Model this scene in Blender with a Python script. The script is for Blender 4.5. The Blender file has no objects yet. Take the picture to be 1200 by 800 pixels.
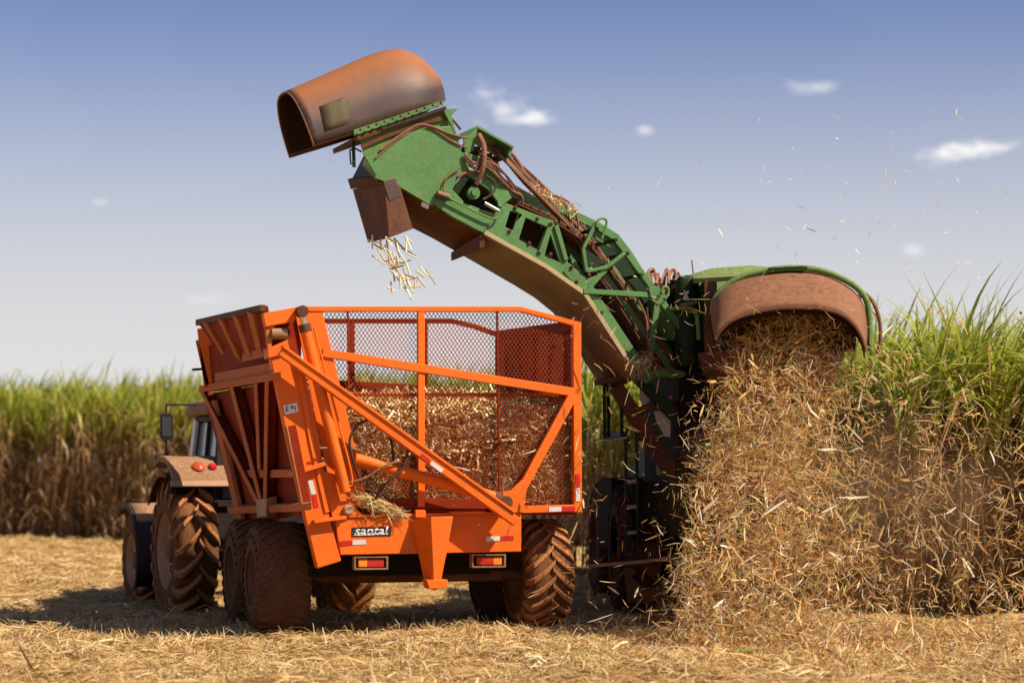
import bpy, bmesh, math, random
import numpy as np
from mathutils import Vector as V
from mathutils.geometry import tessellate_polygon
random.seed(7)
rng = np.random.default_rng(11)
R_ = math.radians
SC = bpy.context.scene
COL = SC.collection

# ------------------------------------------------------------------ camera, sky, sun, exposure
FPX, HY, CZ = 2486.0, 550.0, 1.75          # focal length in photo pixels, horizon row, eye height
cam_d = bpy.data.cameras.new('camera'); cam = bpy.data.objects.new('camera', cam_d); COL.objects.link(cam)
cam.location = (0, 0, CZ); cam.rotation_euler = (R_(90), 0, 0)
cam_d.sensor_width = 36; cam_d.lens = 36*FPX/1200; cam_d.shift_y = (HY-400)/1200
cam_d.clip_end = 3000; cam_d.clip_start = 0.5
cam_d.dof.use_dof = True; cam_d.dof.focus_distance = 22.3; cam_d.dof.aperture_fstop = 1.1
SC.camera = cam

SUN_EL, SUN_AZ = 46.0, 116.0               # degrees; azimuth measured from +Y towards +X
w = bpy.data.worlds.new('World'); SC.world = w; w.use_nodes = True
nt = w.node_tree; N = nt.nodes; L = nt.links
bg = N['Background']; bg.inputs['Strength'].default_value = 0.050
sky = N.new('ShaderNodeTexSky'); sky.sky_type = 'NISHITA'; sky.sun_disc = False
sky.sun_elevation = R_(SUN_EL); sky.sun_rotation = R_(SUN_AZ)
sky.air_density = 1.0; sky.dust_density = 2.2; sky.ozone_density = 1.6; sky.altitude = 400
SKY_SAT = 0.62
hs = N.new('ShaderNodeHueSaturation'); hs.inputs['Saturation'].default_value = SKY_SAT; hs.inputs['Hue'].default_value = 0.506
L.new(sky.outputs[0], hs.inputs['Color'])
tc = N.new('ShaderNodeTexCoord'); sep = N.new('ShaderNodeSeparateXYZ'); L.new(tc.outputs['Generated'], sep.inputs[0])
def mth(op, a, b=None, c=None, clamp=False):
    n = N.new('ShaderNodeMath'); n.operation = op; n.use_clamp = clamp
    for i, v in enumerate((a, b, c)):
        if v is None: continue
        if isinstance(v, (int, float)): n.inputs[i].default_value = v
        else: L.new(v, n.inputs[i])
    return n.outputs[0]
ysafe = mth('MAXIMUM', sep.outputs['Y'], 0.02)
uu = mth('DIVIDE', sep.outputs['X'], ysafe); vv = mth('DIVIDE', sep.outputs['Z'], ysafe)
# air thickens towards the horizon: pale haze
hz = N.new('ShaderNodeMapRange'); hz.interpolation_type = 'SMOOTHSTEP'
L.new(sep.outputs['Z'], hz.inputs['Value']); hz.inputs['From Min'].default_value = 0.03; hz.inputs['From Max'].default_value = 0.245
hz.inputs['To Min'].default_value = 1; hz.inputs['To Max'].default_value = 0
hm = N.new('ShaderNodeMix'); hm.data_type = 'RGBA'
tint = N.new('ShaderNodeMix'); tint.data_type = 'RGBA'; tint.blend_type = 'MULTIPLY'; tint.inputs['Factor'].default_value = 1
L.new(hs.outputs[0], tint.inputs['A']); tint.inputs['B'].default_value = (0.69, 0.91, 1.47, 1)
L.new(tint.outputs['Result'], hm.inputs['A']); hm.inputs['B'].default_value = (10.1, 10.0, 9.95, 1)
L.new(hz.outputs[0], hm.inputs['Factor'])
noi = N.new('ShaderNodeTexNoise'); noi.inputs['Scale'].default_value = 42; noi.inputs['Detail'].default_value = 7; noi.inputs['Roughness'].default_value = 0.62
mp = N.new('ShaderNodeMapping'); mp.inputs['Scale'].default_value = (1, 1, 2.0); L.new(tc.outputs['Generated'], mp.inputs[0]); L.new(mp.outputs[0], noi.inputs['Vector'])
last = hm.outputs['Result']
# px, py, half width, half height, density (directions of the few fair-weather clouds)
for (cx, cy, ca, cb, cd) in ((586, 128, 62, 30, 1.0), (625, 140, 36, 14, .7), (1110, 179, 62, 14, .9), (1160, 174, 90, 16, .95), (942, 102, 28, 11, .4), (968, 100, 18, 12, .4),
                            (115, 236, 20, 8, .6), (757, 152, 12, 8, .5), (1070, 292, 26, 14, .45), (235, 352, 60, 12, .22)):
    du = mth('DIVIDE', mth('SUBTRACT', uu, (cx-600)/FPX), ca/FPX)
    dv = mth('DIVIDE', mth('SUBTRACT', vv, (HY-cy)/FPX), cb/FPX)
    r = mth('SQRT', mth('ADD', mth('MULTIPLY', du, du), mth('MULTIPLY', dv, dv)))
    e = mth('ADD', mth('SUBTRACT', 0.85, r), mth('MULTIPLY', mth('SUBTRACT', noi.outputs['Fac'], 0.5), 3.2))
    mr = N.new('ShaderNodeMapRange'); mr.interpolation_type = 'SMOOTHSTEP'; L.new(e, mr.inputs['Value'])
    mr.inputs['From Min'].default_value = 0; mr.inputs['From Max'].default_value = 1.15; mr.inputs['To Max'].default_value = cd
    mx = N.new('ShaderNodeMix'); mx.data_type = 'RGBA'; L.new(mr.outputs[0], mx.inputs['Factor'])
    L.new(last, mx.inputs['A']); mx.inputs['B'].default_value = (14.0, 13.7, 13.5, 1); last = mx.outputs['Result']
L.new(last, bg.inputs['Color'])

sd = bpy.data.lights.new('sun', 'SUN'); sd.energy = 5.0; sd.angle = R_(0.55); sd.color = (1.0, 0.90, 0.73)
sun = bpy.data.objects.new('sun', sd); COL.objects.link(sun)
TOSUN = V((math.sin(R_(SUN_AZ))*math.cos(R_(SUN_EL)), math.cos(R_(SUN_AZ))*math.cos(R_(SUN_EL)), math.sin(R_(SUN_EL))))
sun.rotation_euler = TOSUN.to_track_quat('Z', 'Y').to_euler(); sun.location = (10, 10, 30)
SC.view_settings.view_transform = 'Standard'; SC.view_settings.look = 'None'
SC.view_settings.exposure = 0.57; SC.view_settings.gamma = 1.0; SC.view_settings.use_curve_mapping = False
SC.cycles.use_denoising = True
SC.cycles.max_bounces = 6; SC.cycles.transparent_max_bounces = 6; SC.cycles.volume_bounces = 0

# ------------------------------------------------------------------ materials
def new_mat(name):
    m = bpy.data.materials.new(name); m.use_nodes = True
    return m, m.node_tree, m.node_tree.nodes['Principled BSDF']
def paint(name, base, dust=0.35, rough=0.5, metal=0.0, updust=.45, dustcol=(0.30, 0.135, 0.05), var=0.25, scale=3.0, bump=0.15, coat=0.0, base2=None, spec=0.22, scr=0.0, blotch=1.0, upmin=-.2):
    """worn machine paint: two tones, settled red dust on what faces up, blotches and fine grit"""
    m, t, b = new_mat(name); n = t.nodes; l = t.links
    g = n.new('ShaderNodeNewGeometry'); o = n.new('ShaderNodeTexCoord')
    n1 = n.new('ShaderNodeTexNoise'); n1.inputs['Scale'].default_value = scale; n1.inputs['Detail'].default_value = 8; n1.inputs['Roughness'].default_value = .65
    n2 = n.new('ShaderNodeTexNoise'); n2.inputs['Scale'].default_value = scale*9; n2.inputs['Detail'].default_value = 5; n2.inputs['Roughness'].default_value = .7
    n3 = n.new('ShaderNodeTexNoise'); n3.inputs['Scale'].default_value = 70; n3.inputs['Detail'].default_value = 3
    for q in (n1, n2, n3): l.new(o.outputs['Object'], q.inputs['Vector'])
    r1 = n.new('ShaderNodeMapRange'); l.new(n1.outputs['Fac'], r1.inputs['Value']); r1.inputs['From Min'].default_value = .35; r1.inputs['From Max'].default_value = .65
    mx = n.new('ShaderNodeMix'); mx.data_type = 'RGBA'; mx.inputs['A'].default_value = (*base, 1)
    b2 = base2 or tuple(c*(1-var) for c in base); mx.inputs['B'].default_value = (*b2, 1); l.new(r1.outputs[0], mx.inputs['Factor'])
    sp = n.new('ShaderNodeSeparateXYZ'); l.new(g.outputs['Normal'], sp.inputs[0])
    up = n.new('ShaderNodeMapRange'); l.new(sp.outputs['Z'], up.inputs['Value']); up.inputs['From Min'].default_value = upmin; up.inputs['From Max'].default_value = 1
    up.inputs['To Min'].default_value = updust; up.inputs['To Max'].default_value = 1.6
    r2 = n.new('ShaderNodeMapRange'); l.new(n2.outputs['Fac'], r2.inputs['Value']); r2.inputs['From Min'].default_value = .32; r2.inputs['From Max'].default_value = .72; r2.inputs['To Min'].default_value = 1-blotch
    m1 = n.new('ShaderNodeMath'); m1.operation = 'MULTIPLY'; l.new(r2.outputs[0], m1.inputs[0]); l.new(up.outputs[0], m1.inputs[1])
    m2 = n.new('ShaderNodeMath'); m2.operation = 'MULTIPLY'; m2.use_clamp = True; l.new(m1.outputs[0], m2.inputs[0]); m2.inputs[1].default_value = dust*1.5
    md = n.new('ShaderNodeMix'); md.data_type = 'RGBA'; l.new(m2.outputs[0], md.inputs['Factor']); l.new(mx.outputs['Result'], md.inputs['A']); md.inputs['B'].default_value = (*dustcol, 1)
    outc = md.outputs['Result']
    if scr:
        s = n.new('ShaderNodeTexNoise'); s.inputs['Scale'].default_value = 14; s.inputs['Detail'].default_value = 9; s.inputs['Roughness'].default_value = .8; l.new(o.outputs['Object'], s.inputs['Vector'])
        rr = n.new('ShaderNodeMapRange'); l.new(s.outputs['Fac'], rr.inputs['Value']); rr.inputs['From Min'].default_value = .66; rr.inputs['From Max'].default_value = .70; rr.inputs['To Max'].default_value = scr
        ms = n.new('ShaderNodeMix'); ms.data_type = 'RGBA'; l.new(rr.outputs[0], ms.inputs['Factor']); l.new(outc, ms.inputs['A']); ms.inputs['B'].default_value = (.09, .045, .025, 1)
        outc = ms.outputs['Result']
    l.new(outc, b.inputs['Base Color'])
    rg = n.new('ShaderNodeMapRange'); l.new(m2.outputs[0], rg.inputs['Value']); rg.inputs['To Min'].default_value = rough; rg.inputs['To Max'].default_value = min(.95, rough+.4)
    l.new(rg.outputs[0], b.inputs['Roughness'])
    b.inputs['Metallic'].default_value = metal; b.inputs['Coat Weight'].default_value = coat; b.inputs['Specular IOR Level'].default_value = spec
    bp = n.new('ShaderNodeBump'); bp.inputs['Strength'].default_value = bump; bp.inputs['Distance'].default_value = .01
    ad = n.new('ShaderNodeMath'); ad.operation = 'ADD'; l.new(n3.outputs['Fac'], ad.inputs[0]); l.new(n2.outputs['Fac'], ad.inputs[1]); ad2 = n.new('ShaderNodeMath'); ad2.operation = 'MULTIPLY_ADD'; l.new(n1.outputs['Fac'], ad2.inputs[0]); ad2.inputs[1].default_value = 4.0; l.new(ad.outputs[0], ad2.inputs[2]); l.new(ad2.outputs[0], bp.inputs['Height'])
    l.new(bp.outputs[0], b.inputs['Normal'])
    return m
def ramp_mat(name, stops, transl=0.35, rough=.6, spec=.25):
    """plant matter: colour per blade from the stored tint, thin enough to let light through"""
    m, t, b = new_mat(name); n = t.nodes; l = t.links
    a = n.new('ShaderNodeAttribute'); a.attribute_name = 'tint'
    r = n.new('ShaderNodeValToRGB'); cr = r.color_ramp
    while len(cr.elements) < len(stops): cr.elements.new(.5)
    for e, (p, c) in zip(cr.elements, stops): e.position = p; e.color = (*c, 1)
    l.new(a.outputs['Fac'], r.inputs[0]); l.new(r.outputs[0], b.inputs['Base Color'])
    b.inputs['Roughness'].default_value = rough; b.inputs['Specular IOR Level'].default_value = spec
    if transl:
        tr = n.new('ShaderNodeBsdfTranslucent'); l.new(r.outputs[0], tr.inputs['Color'])
        mx = n.new('ShaderNodeMixShader'); mx.inputs[0].default_value = transl
        l.new(b.outputs[0], mx.inputs[1]); l.new(tr.outputs[0], mx.inputs[2]); l.new(mx.outputs[0], n['Material Output'].inputs['Surface'])
    return m
M = {}
M['orange'] = paint('orange_paint', (.78, .132, .004), dust=.22, rough=.5, var=.18, scr=.8, bump=.25, scale=2.2, dustcol=(.45, .15, .04))
M['orange_shade_dusty'] = paint('dusty_shade_orange_paint', (.46, .105, .03), dust=.6, rough=.75, var=.25, spec=.1, dustcol=(.46, .20, .09), updust=.8)  # dusty orange with the tone of the shaded left side put into the colour
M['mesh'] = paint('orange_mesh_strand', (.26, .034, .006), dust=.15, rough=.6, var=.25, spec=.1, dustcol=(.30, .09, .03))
M['red_shade'] = paint('shade_darkened_red_paint', (.22, .02, .005), dust=.15, rough=.7, var=.3, spec=.08, dustcol=(.25, .07, .02))  # trailer paint for shaded walls and inside, the shade darkened into the colour
M['green'] = paint('green_paint', (.066, .215, .066), dust=.34, rough=.42, bump=.3, var=.28, scr=.5, dustcol=(.26, .17, .06), scale=2.2)
M['green_dark'] = paint('dark_green_paint', (.011, .034, .015), dust=.12, rough=.55, var=.3, spec=.12, dustcol=(.14, .08, .035))
M['green_dusty'] = paint('dusty_green_paint', (.06, .20, .04), dust=.5, rough=.55, var=.25, dustcol=(.30, .24, .09))
M['belly'] = paint('dusty_tan_sheet', (.30, .20, .085), dust=.45, rough=.6, var=.35, scale=1.6, dustcol=(.22, .12, .05), base2=(.17, .12, .05))
M['rust'] = paint('rusty_polished_steel', (.10, .055, .038), dust=.95, upmin=.12, rough=.42, metal=.12, updust=.0, var=.6, scale=.8, dustcol=(.30, .105, .035), bump=.09, base2=(.05, .035, .03), spec=.45, blotch=.35)
M['patch'] = paint('scraped_green_patch', (.085, .05, .034), dust=.3, rough=.6, var=.4, scale=9, base2=(.055, .085, .03), dustcol=(.22, .10, .05))
M['inside_shade'] = paint('inside_shade_steel', (.03, .016, .01), dust=.2, rough=.8, spec=.05, dustcol=(.10, .05, .025))  # near-black for inner sheets, interior shade put into the colour
M['flange'] = paint('pale_dusty_edge', (.42, .33, .17), dust=.4, rough=.6, dustcol=(.40, .26, .12))
M['dark_glass'] = paint('dark_tinted_glass', (.012, .015, .015), dust=.05, rough=.25, spec=.15)
M['cab_glass_dark'] = paint('dusty_cab_glass', (.12, .15, .15), bump=.0, dust=.2, rough=.15, spec=.4, dustcol=(.2, .16, .1))
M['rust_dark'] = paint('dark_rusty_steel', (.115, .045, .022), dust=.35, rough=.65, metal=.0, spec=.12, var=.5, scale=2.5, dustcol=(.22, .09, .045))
M['hood_rust'] = paint('worn_brown_steel', (.20, .085, .04), bump=.25, dust=.45, rough=.55, var=.35, scale=1.8, dustcol=(.30, .13, .06))
M['black'] = paint('black_steel', (.012, .009, .007), dust=.1, rough=.8, var=.3, spec=.06, dustcol=(.10, .045, .02))
M['black_clean'] = paint('black_plastic', (.012, .012, .014), dust=.08, rough=.4, var=.2)
M['navy'] = paint('dark_blue_plastic', (.010, .011, .016), dust=.12, rough=.6, spec=.12, var=.2)
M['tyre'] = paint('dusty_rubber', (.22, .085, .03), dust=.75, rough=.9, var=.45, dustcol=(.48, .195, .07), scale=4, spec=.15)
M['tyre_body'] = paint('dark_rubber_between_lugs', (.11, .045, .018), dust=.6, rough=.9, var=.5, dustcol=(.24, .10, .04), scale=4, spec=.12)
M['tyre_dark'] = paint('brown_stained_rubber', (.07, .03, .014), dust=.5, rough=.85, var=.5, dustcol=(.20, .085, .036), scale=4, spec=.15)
M['rim'] = paint('dusty_rim_paint', (.44, .27, .16), dust=.5, rough=.6, var=.3, dustcol=(.42, .20, .10))
M['rim_dark'] = paint('dirty_rim_paint', (.11, .05, .03), dust=.5, rough=.7, var=.3)
M['hose'] = paint('dusty_hose_rubber', (.17, .075, .045), dust=.5, rough=.7, var=.3, dustcol=(.36, .17, .09))
M['hose_black'] = paint('black_hose_rubber', (.03, .02, .015), dust=.3, rough=.6)
M['chrome'] = paint('steel_rod', (.6, .56, .5), dust=.2, rough=.25, metal=.9)
M['white'] = paint('white_plastic', (.72, .70, .66), dust=.12, rough=.5, var=.08)
M['grey'] = paint('grey_cab_paint', (.66, .69, .72), dust=.2, rough=.4, var=.1)
M['beige'] = paint('dusty_beige_sheet', (.38, .30, .2), dust=.3, rough=.6)
M['dustpaint'] = paint('dust_covered_paint', (.22, .12, .065), dust=.45, rough=.7, var=.35, dustcol=(.44, .22, .10))
M['red_tape'] = paint('red_reflective_tape', (.55, .015, .015), dust=.1, rough=.3)
M['white_tape'] = paint('white_reflective_tape', (.70, .66, .62), dust=.12, rough=.3)
M['red_lens'] = paint('red_lamp_lens', (.50, .02, .015), dust=.15, rough=.15, bump=.02)
M['amber_lens'] = paint('amber_lamp_lens', (.85, .24, .02), dust=.1, rough=.15, bump=.02)
M['amber_red'] = paint('orange_red_lamp_lens', (.55, .07, .02), dust=.2, rough=.25, bump=.02)
M['plate_black'] = paint('black_name_plate', (.03, .02, .015), dust=.15, rough=.4)
gm, gt, gb = new_mat('cab_glass'); gb.inputs['Base Color'].default_value = (.55, .63, .66, 1); gb.inputs['Roughness'].default_value = .06
gb.inputs['Transmission Weight'].default_value = .75; gb.inputs['IOR'].default_value = 1.2; M['glass'] = gm
mm, mt_, mb_ = new_mat('mirror_glass'); mb_.inputs['Base Color'].default_value = (.35, .40, .42, 1); mb_.inputs['Metallic'].default_value = .9; mb_.inputs['Roughness'].default_value = .15; M['mirror'] = mm
M['straw'] = ramp_mat('straw', [(0, (.15, .07, .022)), (.2, (.36, .20, .068)), (.55, (.58, .38, .15)), (.85, (.74, .54, .26)), (1, (.84, .70, .46))], .25)
M['chaff'] = ramp_mat('flying_chaff', [(0, (.10, .038, .012)), (.25, (.38, .17, .05)), (.55, (.66, .38, .125)), (.82, (.80, .56, .24)), (.93, (.90, .80, .58)), (.94, (.22, .32, .05)), (1, (.42, .50, .09))], .35)
M['billet'] = ramp_mat('cut_cane', [(0, (.14, .07, .025)), (.35, (.36, .22, .075)), (.7, (.62, .46, .19)), (1, (.82, .78, .52))], 0)
M['cane'] = ramp_mat('sugarcane', [(0, (.10, .05, .022)), (.2, (.46, .27, .12)), (.40, (.72, .50, .26)), (.49, (.80, .62, .36)), (.5, (.12, .17, .02)), (.72, (.31, .36, .035)), (.9, (.54, .51, .085)), (1, (.70, .62, .22))], .5, rough=.5)

# ------------------------------------------------------------------ geometry helpers
EYE = V((0, 0, CZ))
def P(px, py, Y): return V(((px-600)*Y/FPX, Y, CZ-(py-HY)*Y/FPX))
class Plane:
    """an upright plane standing in the field; (px, py) of the photo is cast onto it"""
    def __init__(s, o, n): s.o = V(o); s.n = V(n).normalized()
    def __call__(s, px, py, k=0.0):
        d = V(((px-600)/FPX, 1, -(py-HY)/FPX)); o = s.o+s.n*k
        return EYE + d*((o-EYE).dot(s.n)/d.dot(s.n))
class MB:
    def __init__(s): s.v = []; s.f = []
    def add(s, vs, fs):
        b = len(s.v); s.v += [tuple(v) for v in vs]; s.f += [tuple(i+b for i in f) for f in fs]; return s
    def prism(s, loops, ext):
        """solid from an outer loop and hole loops (3D points), pushed along ext"""
        ext = V(ext); loops = [[V(p) for p in lp] for lp in loops]
        flat = [p for lp in loops for p in lp]; n = len(flat)
        if len(loops) == 1 and n <= 4: tris = [tuple(range(n))]
        else: tris = [tuple(t) for t in tessellate_polygon(loops)]
        fs = list(tris)+[tuple(i+n for i in reversed(t)) for t in tris]
        b = 0
        for lp in loops:
            k = len(lp)
            for i in range(k): fs.append((b+i, b+(i+1) % k, b+(i+1) % k+n, b+i+n))
            b += k
        return s.add(flat+[p+ext for p in flat], fs)
    def loft(s, A, B):
        n = len(A)
        return s.add([*A, *B], [tuple(range(n)), tuple(range(2*n-1, n-1, -1))]+[(i, (i+1) % n, (i+1) % n+n, i+n) for i in range(n)])
    def box(s, c, ax, half):
        c = V(c); x, y, z = [V(a).normalized()*h for a, h in zip(ax, half)]
        vs = [c+x*i+y*j+z*k for k in (-1, 1) for j in (-1, 1) for i in (-1, 1)]
        return s.add(vs, [(0, 2, 3, 1), (4, 5, 7, 6), (0, 1, 5, 4), (2, 6, 7, 3), (0, 4, 6, 2), (1, 3, 7, 5)])
    def bar(s, a, b, w, h, up=(0, 0, 1)):
        a, b = V(a), V(b); d = (b-a).normalized(); u = V(up)
        if abs(d.dot(u)) > .98: u = V((0, 1, 0))
        sd = d.cross(u).normalized(); u = sd.cross(d)
        return s.box((a+b)/2, (d, sd, u), ((b-a).length/2, w/2, h/2))
    def tube(s, pts, r, seg=8, sub=0, cap=True):
        pts = [V(p) for p in pts]
        if sub:
            q = [pts[0]]+pts+[pts[-1]]; o = []
            for i in range(1, len(q)-2):
                for k in range(sub):
                    t = k/sub; p0, p1, p2, p3 = q[i-1:i+3]
                    o.append(.5*((2*p1)+(p2-p0)*t+(2*p0-5*p1+4*p2-p3)*t*t+(3*p1-p0-3*p2+p3)*t**3))
            o.append(pts[-1]); pts = o
        vs = []; n = len(pts); ref = V((.13, .31, .94))
        for i, p in enumerate(pts):
            d = (pts[min(i+1, n-1)]-pts[max(i-1, 0)]).normalized()
            a = d.cross(ref).normalized(); c = d.cross(a)
            rr = r[i] if isinstance(r, (list, tuple)) and not sub else (r if not isinstance(r, (list, tuple)) else r[0])
            vs += [p+(a*math.cos(2*math.pi*k/seg)+c*math.sin(2*math.pi*k/seg))*rr for k in range(seg)]
        fs = [(i*seg+k, i*seg+(k+1) % seg, (i+1)*seg+(k+1) % seg, (i+1)*seg+k) for i in range(n-1) for k in range(seg)]
        if cap: fs += [tuple(range(seg-1, -1, -1)), tuple(range((n-1)*seg, n*seg))]
        return s.add(vs, fs)
    def lathe(s, prof, o=(0, 0, 0), axis=(1, 0, 0), seg=40, closed=False):
        """prof: (distance along the axis, radius)"""
        o = V(o); a = V(axis).normalized(); u = a.cross(V((0, 0, 1)) if abs(a.z) < .9 else V((0, 1, 0))).normalized(); v = a.cross(u)
        vs = []; n = len(prof)
        for (x, r) in prof:
            vs += [o+a*x+(u*math.cos(2*math.pi*k/seg)+v*math.sin(2*math.pi*k/seg))*r for k in range(seg)]
        fs = [(i*seg+k, i*seg+(k+1) % seg, ((i+1) % n)*seg+(k+1) % seg, ((i+1) % n)*seg+k) for i in range(n if closed else n-1) for k in range(seg)]
        return s.add(vs, fs)
    def grid(s, rows, thick=None):
        m = len(rows[0]); vs = [p for r in rows for p in r]
        fs = [(i*m+k, i*m+k+1, (i+1)*m+k+1, (i+1)*m+k) for i in range(len(rows)-1) for k in range(m-1)]
        return s.add(vs, fs)
    # --- shapes given by photo pixels on a plane
    def plate(s, pl, loops, t, k=0.0):
        return s.prism([[pl(x, y, k) for x, y in lp] for lp in loops], pl.n*-t)
    def pbar(s, pl, a, b, wpx, t, k=0.0):
        a, b = V(a), V(b); d = (b-a).normalized(); q = V((-d.y, d.x))*(wpx/2)
        return s.plate(pl, [[a+q, b+q, b-q, a-q]], t, k)
    def ppath(s, pl, pts, wpx, t, k=0.0):
        pts = [V(p) for p in pts]; up, dn = [], []
        for i, p in enumerate(pts):
            d = (pts[min(i+1, len(pts)-1)]-pts[max(i-1, 0)]).normalized(); q = V((-d.y, d.x))*(wpx/2); up.append(p+q); dn.append(p-q)
        return s.plate(pl, [up+dn[::-1]], t, k)
    def ptube(s, pl, pts, r, k=0.0, sub=0, seg=8):
        ks = k if isinstance(k, (list, tuple)) else [k]*len(pts)
        return s.tube([pl(x, y, kk) for (x, y), kk in zip(pts, ks)], r, seg, sub)
    def build(s, name, mat, parent=None, bevel=0.0, solid=0.0, local=False, smooth=38, sub=0):
        off = V((0, 0, 0)); p = parent
        while p is not None and not local: off += p.location; p = p.parent
        me = bpy.data.meshes.new(name); me.from_pydata([V(v)-off for v in s.v], [], s.f); me.validate()
        if not local:
            bm = bmesh.new(); bm.from_mesh(me); bmesh.ops.recalc_face_normals(bm, faces=bm.faces); bm.to_mesh(me); bm.free()
        me.materials.append(mat)
        me.polygons.foreach_set('use_smooth', [True]*len(me.polygons)); me.set_sharp_from_angle(angle=R_(smooth))
        o = bpy.data.objects.new(name, me); COL.objects.link(o); o.parent = parent
        if sub: md = o.modifiers.new('sub', 'SUBSURF'); md.levels = md.render_levels = sub
        if solid: md = o.modifiers.new('solid', 'SOLIDIFY'); md.thickness = solid; md.offset = 0
        if bevel: md = o.modifiers.new('bevel', 'BEVEL'); md.width = bevel; md.segments = 2; md.limit_method = 'ANGLE'; md.angle_limit = R_(50); md.use_clamp_overlap = True
        return o
def tag(o, label=None, cat=None, group=None, kind=None):
    for k, v in (('label', label), ('category', cat), ('group', group), ('kind', kind)):
        if v: o[k] = v
    return o
def empty(name, loc, label, cat, group=None):
    o = bpy.data.objects.new(name, None); o.location = loc; o.empty_display_size = .3; COL.objects.link(o); return tag(o, label, cat, group)
def copy_tree(o, parent):
    c = o.copy(); COL.objects.link(c); c.parent = parent
    for ch in o.children: copy_tree(ch, c)
    return c
def text_mesh(name, body, mat, parent, origin, right, up, size, shear=0.0, sx=1.0, ext=.003, fatten=0.0):
    cu = bpy.data.curves.new(name, 'FONT'); cu.body = body; cu.size = 1; cu.extrude = 0; cu.shear = shear; cu.align_x = 'CENTER'; cu.align_y = 'CENTER'; cu.offset = fatten
    t = bpy.data.objects.new(name, cu); COL.objects.link(t)
    me = bpy.data.meshes.new_from_object(t.evaluated_get(bpy.context.evaluated_depsgraph_get())); bpy.data.objects.remove(t)
    r = V(right).normalized(); u = V(up).normalized(); off = V((0, 0, 0)); p = parent
    while p is not None: off += p.location; p = p.parent
    for v in me.vertices: v.co = V(origin)+r*(v.co.x*size*sx)+u*(v.co.y*size)-off
    me.materials.clear(); me.materials.append(mat)
    o = bpy.data.objects.new(name, me); COL.objects.link(o); o.parent = parent
    md = o.modifiers.new('solid', 'SOLIDIFY'); md.thickness = ext; md.offset = 0
    return o
def np_mesh(name, verts, quads, mat, tint=None, smooth=False):
    me = bpy.data.meshes.new(name); nv, nq = len(verts), len(quads)
    me.vertices.add(nv); me.vertices.foreach_set('co', np.asarray(verts, np.float32).ravel())
    me.loops.add(nq*4); me.loops.foreach_set('vertex_index', np.asarray(quads, np.int32).ravel())
    me.polygons.add(nq); me.polygons.foreach_set('loop_start', np.arange(nq, dtype=np.int32)*4); me.polygons.foreach_set('loop_total', np.full(nq, 4, np.int32))
    if smooth: me.polygons.foreach_set('use_smooth', np.ones(nq, bool))
    if tint is not None:
        a = me.attributes.new('tint', 'FLOAT', 'POINT'); a.data.foreach_set('value', np.asarray(tint, np.float32))
    me.update(calc_edges=True); me.materials.append(mat)
    o = bpy.data.objects.new(name, me); COL.objects.link(o); return o
def nrm(a): return a/np.maximum(np.linalg.norm(a, axis=-1, keepdims=True), 1e-9)
def strips(pos, d, ln, wd, bend, seg=2, side=None):
    """n flat curved strips -> verts, quads, strip index per vertex"""
    n = len(pos); d = nrm(d)
    if side is None: side = nrm(np.cross(d, rng.normal(size=(n, 3))))
    up = np.cross(side, d); s = np.linspace(-.5, .5, seg+1)
    vs = np.zeros((n, seg+1, 2, 3))
    for i, t in enumerate(s):
        c = pos+d*(ln*t)[:, None]+up*(bend*ln*(.25-t*t))[:, None]
        wk = wd*(1-.55*abs(2*t)**2)
        vs[:, i, 0] = c-side*(wk/2)[:, None]; vs[:, i, 1] = c+side*(wk/2)[:, None]
    base = (np.arange(n)*(seg+1)*2)[:, None, None]; k = (np.arange(seg)*2)[None, :, None]
    q = base+k+np.array([0, 1, 3, 2])[None, None, :]
    return vs.reshape(-1, 3), q.reshape(-1, 4), np.repeat(np.arange(n), (seg+1)*2)
def sticks(pos, d, ln, r, sides=6):
    n = len(pos); d = nrm(d); a = nrm(np.cross(d, rng.normal(size=(n, 3)))); b = np.cross(d, a)
    vs = np.zeros((n, 4, sides, 3))
    for i, (t, rr) in enumerate(((-.5, .02), (-.5, 1), (.5, 1), (.5, .02))):
        for k in range(sides):
            an = 2*math.pi*k/sides
            vs[:, i, k] = pos+d*(ln*t)[:, None]+(a*math.cos(an)+b*math.sin(an))*(r*rr)[:, None]
    base = (np.arange(n)*4*sides)[:, None]; q = []
    for i in range(3):
        for k in range(sides): q.append([i*sides+k, i*sides+(k+1) % sides, (i+1)*sides+(k+1) % sides, (i+1)*sides+k])
    q = (base[:, None]+np.array(q)[None]).reshape(-1, 4)
    return vs.reshape(-1, 3), q, np.repeat(np.arange(n), 4*sides)
def inpoly(x, y, poly):
    c = False; j = len(poly)-1
    for i in range(len(poly)):
        xi, yi = poly[i]; xj, yj = poly[j]
        if (yi > y) != (yj > y) and x < (xj-xi)*(y-yi)/(yj-yi)+xi: c = not c
        j = i
    return c
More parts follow.
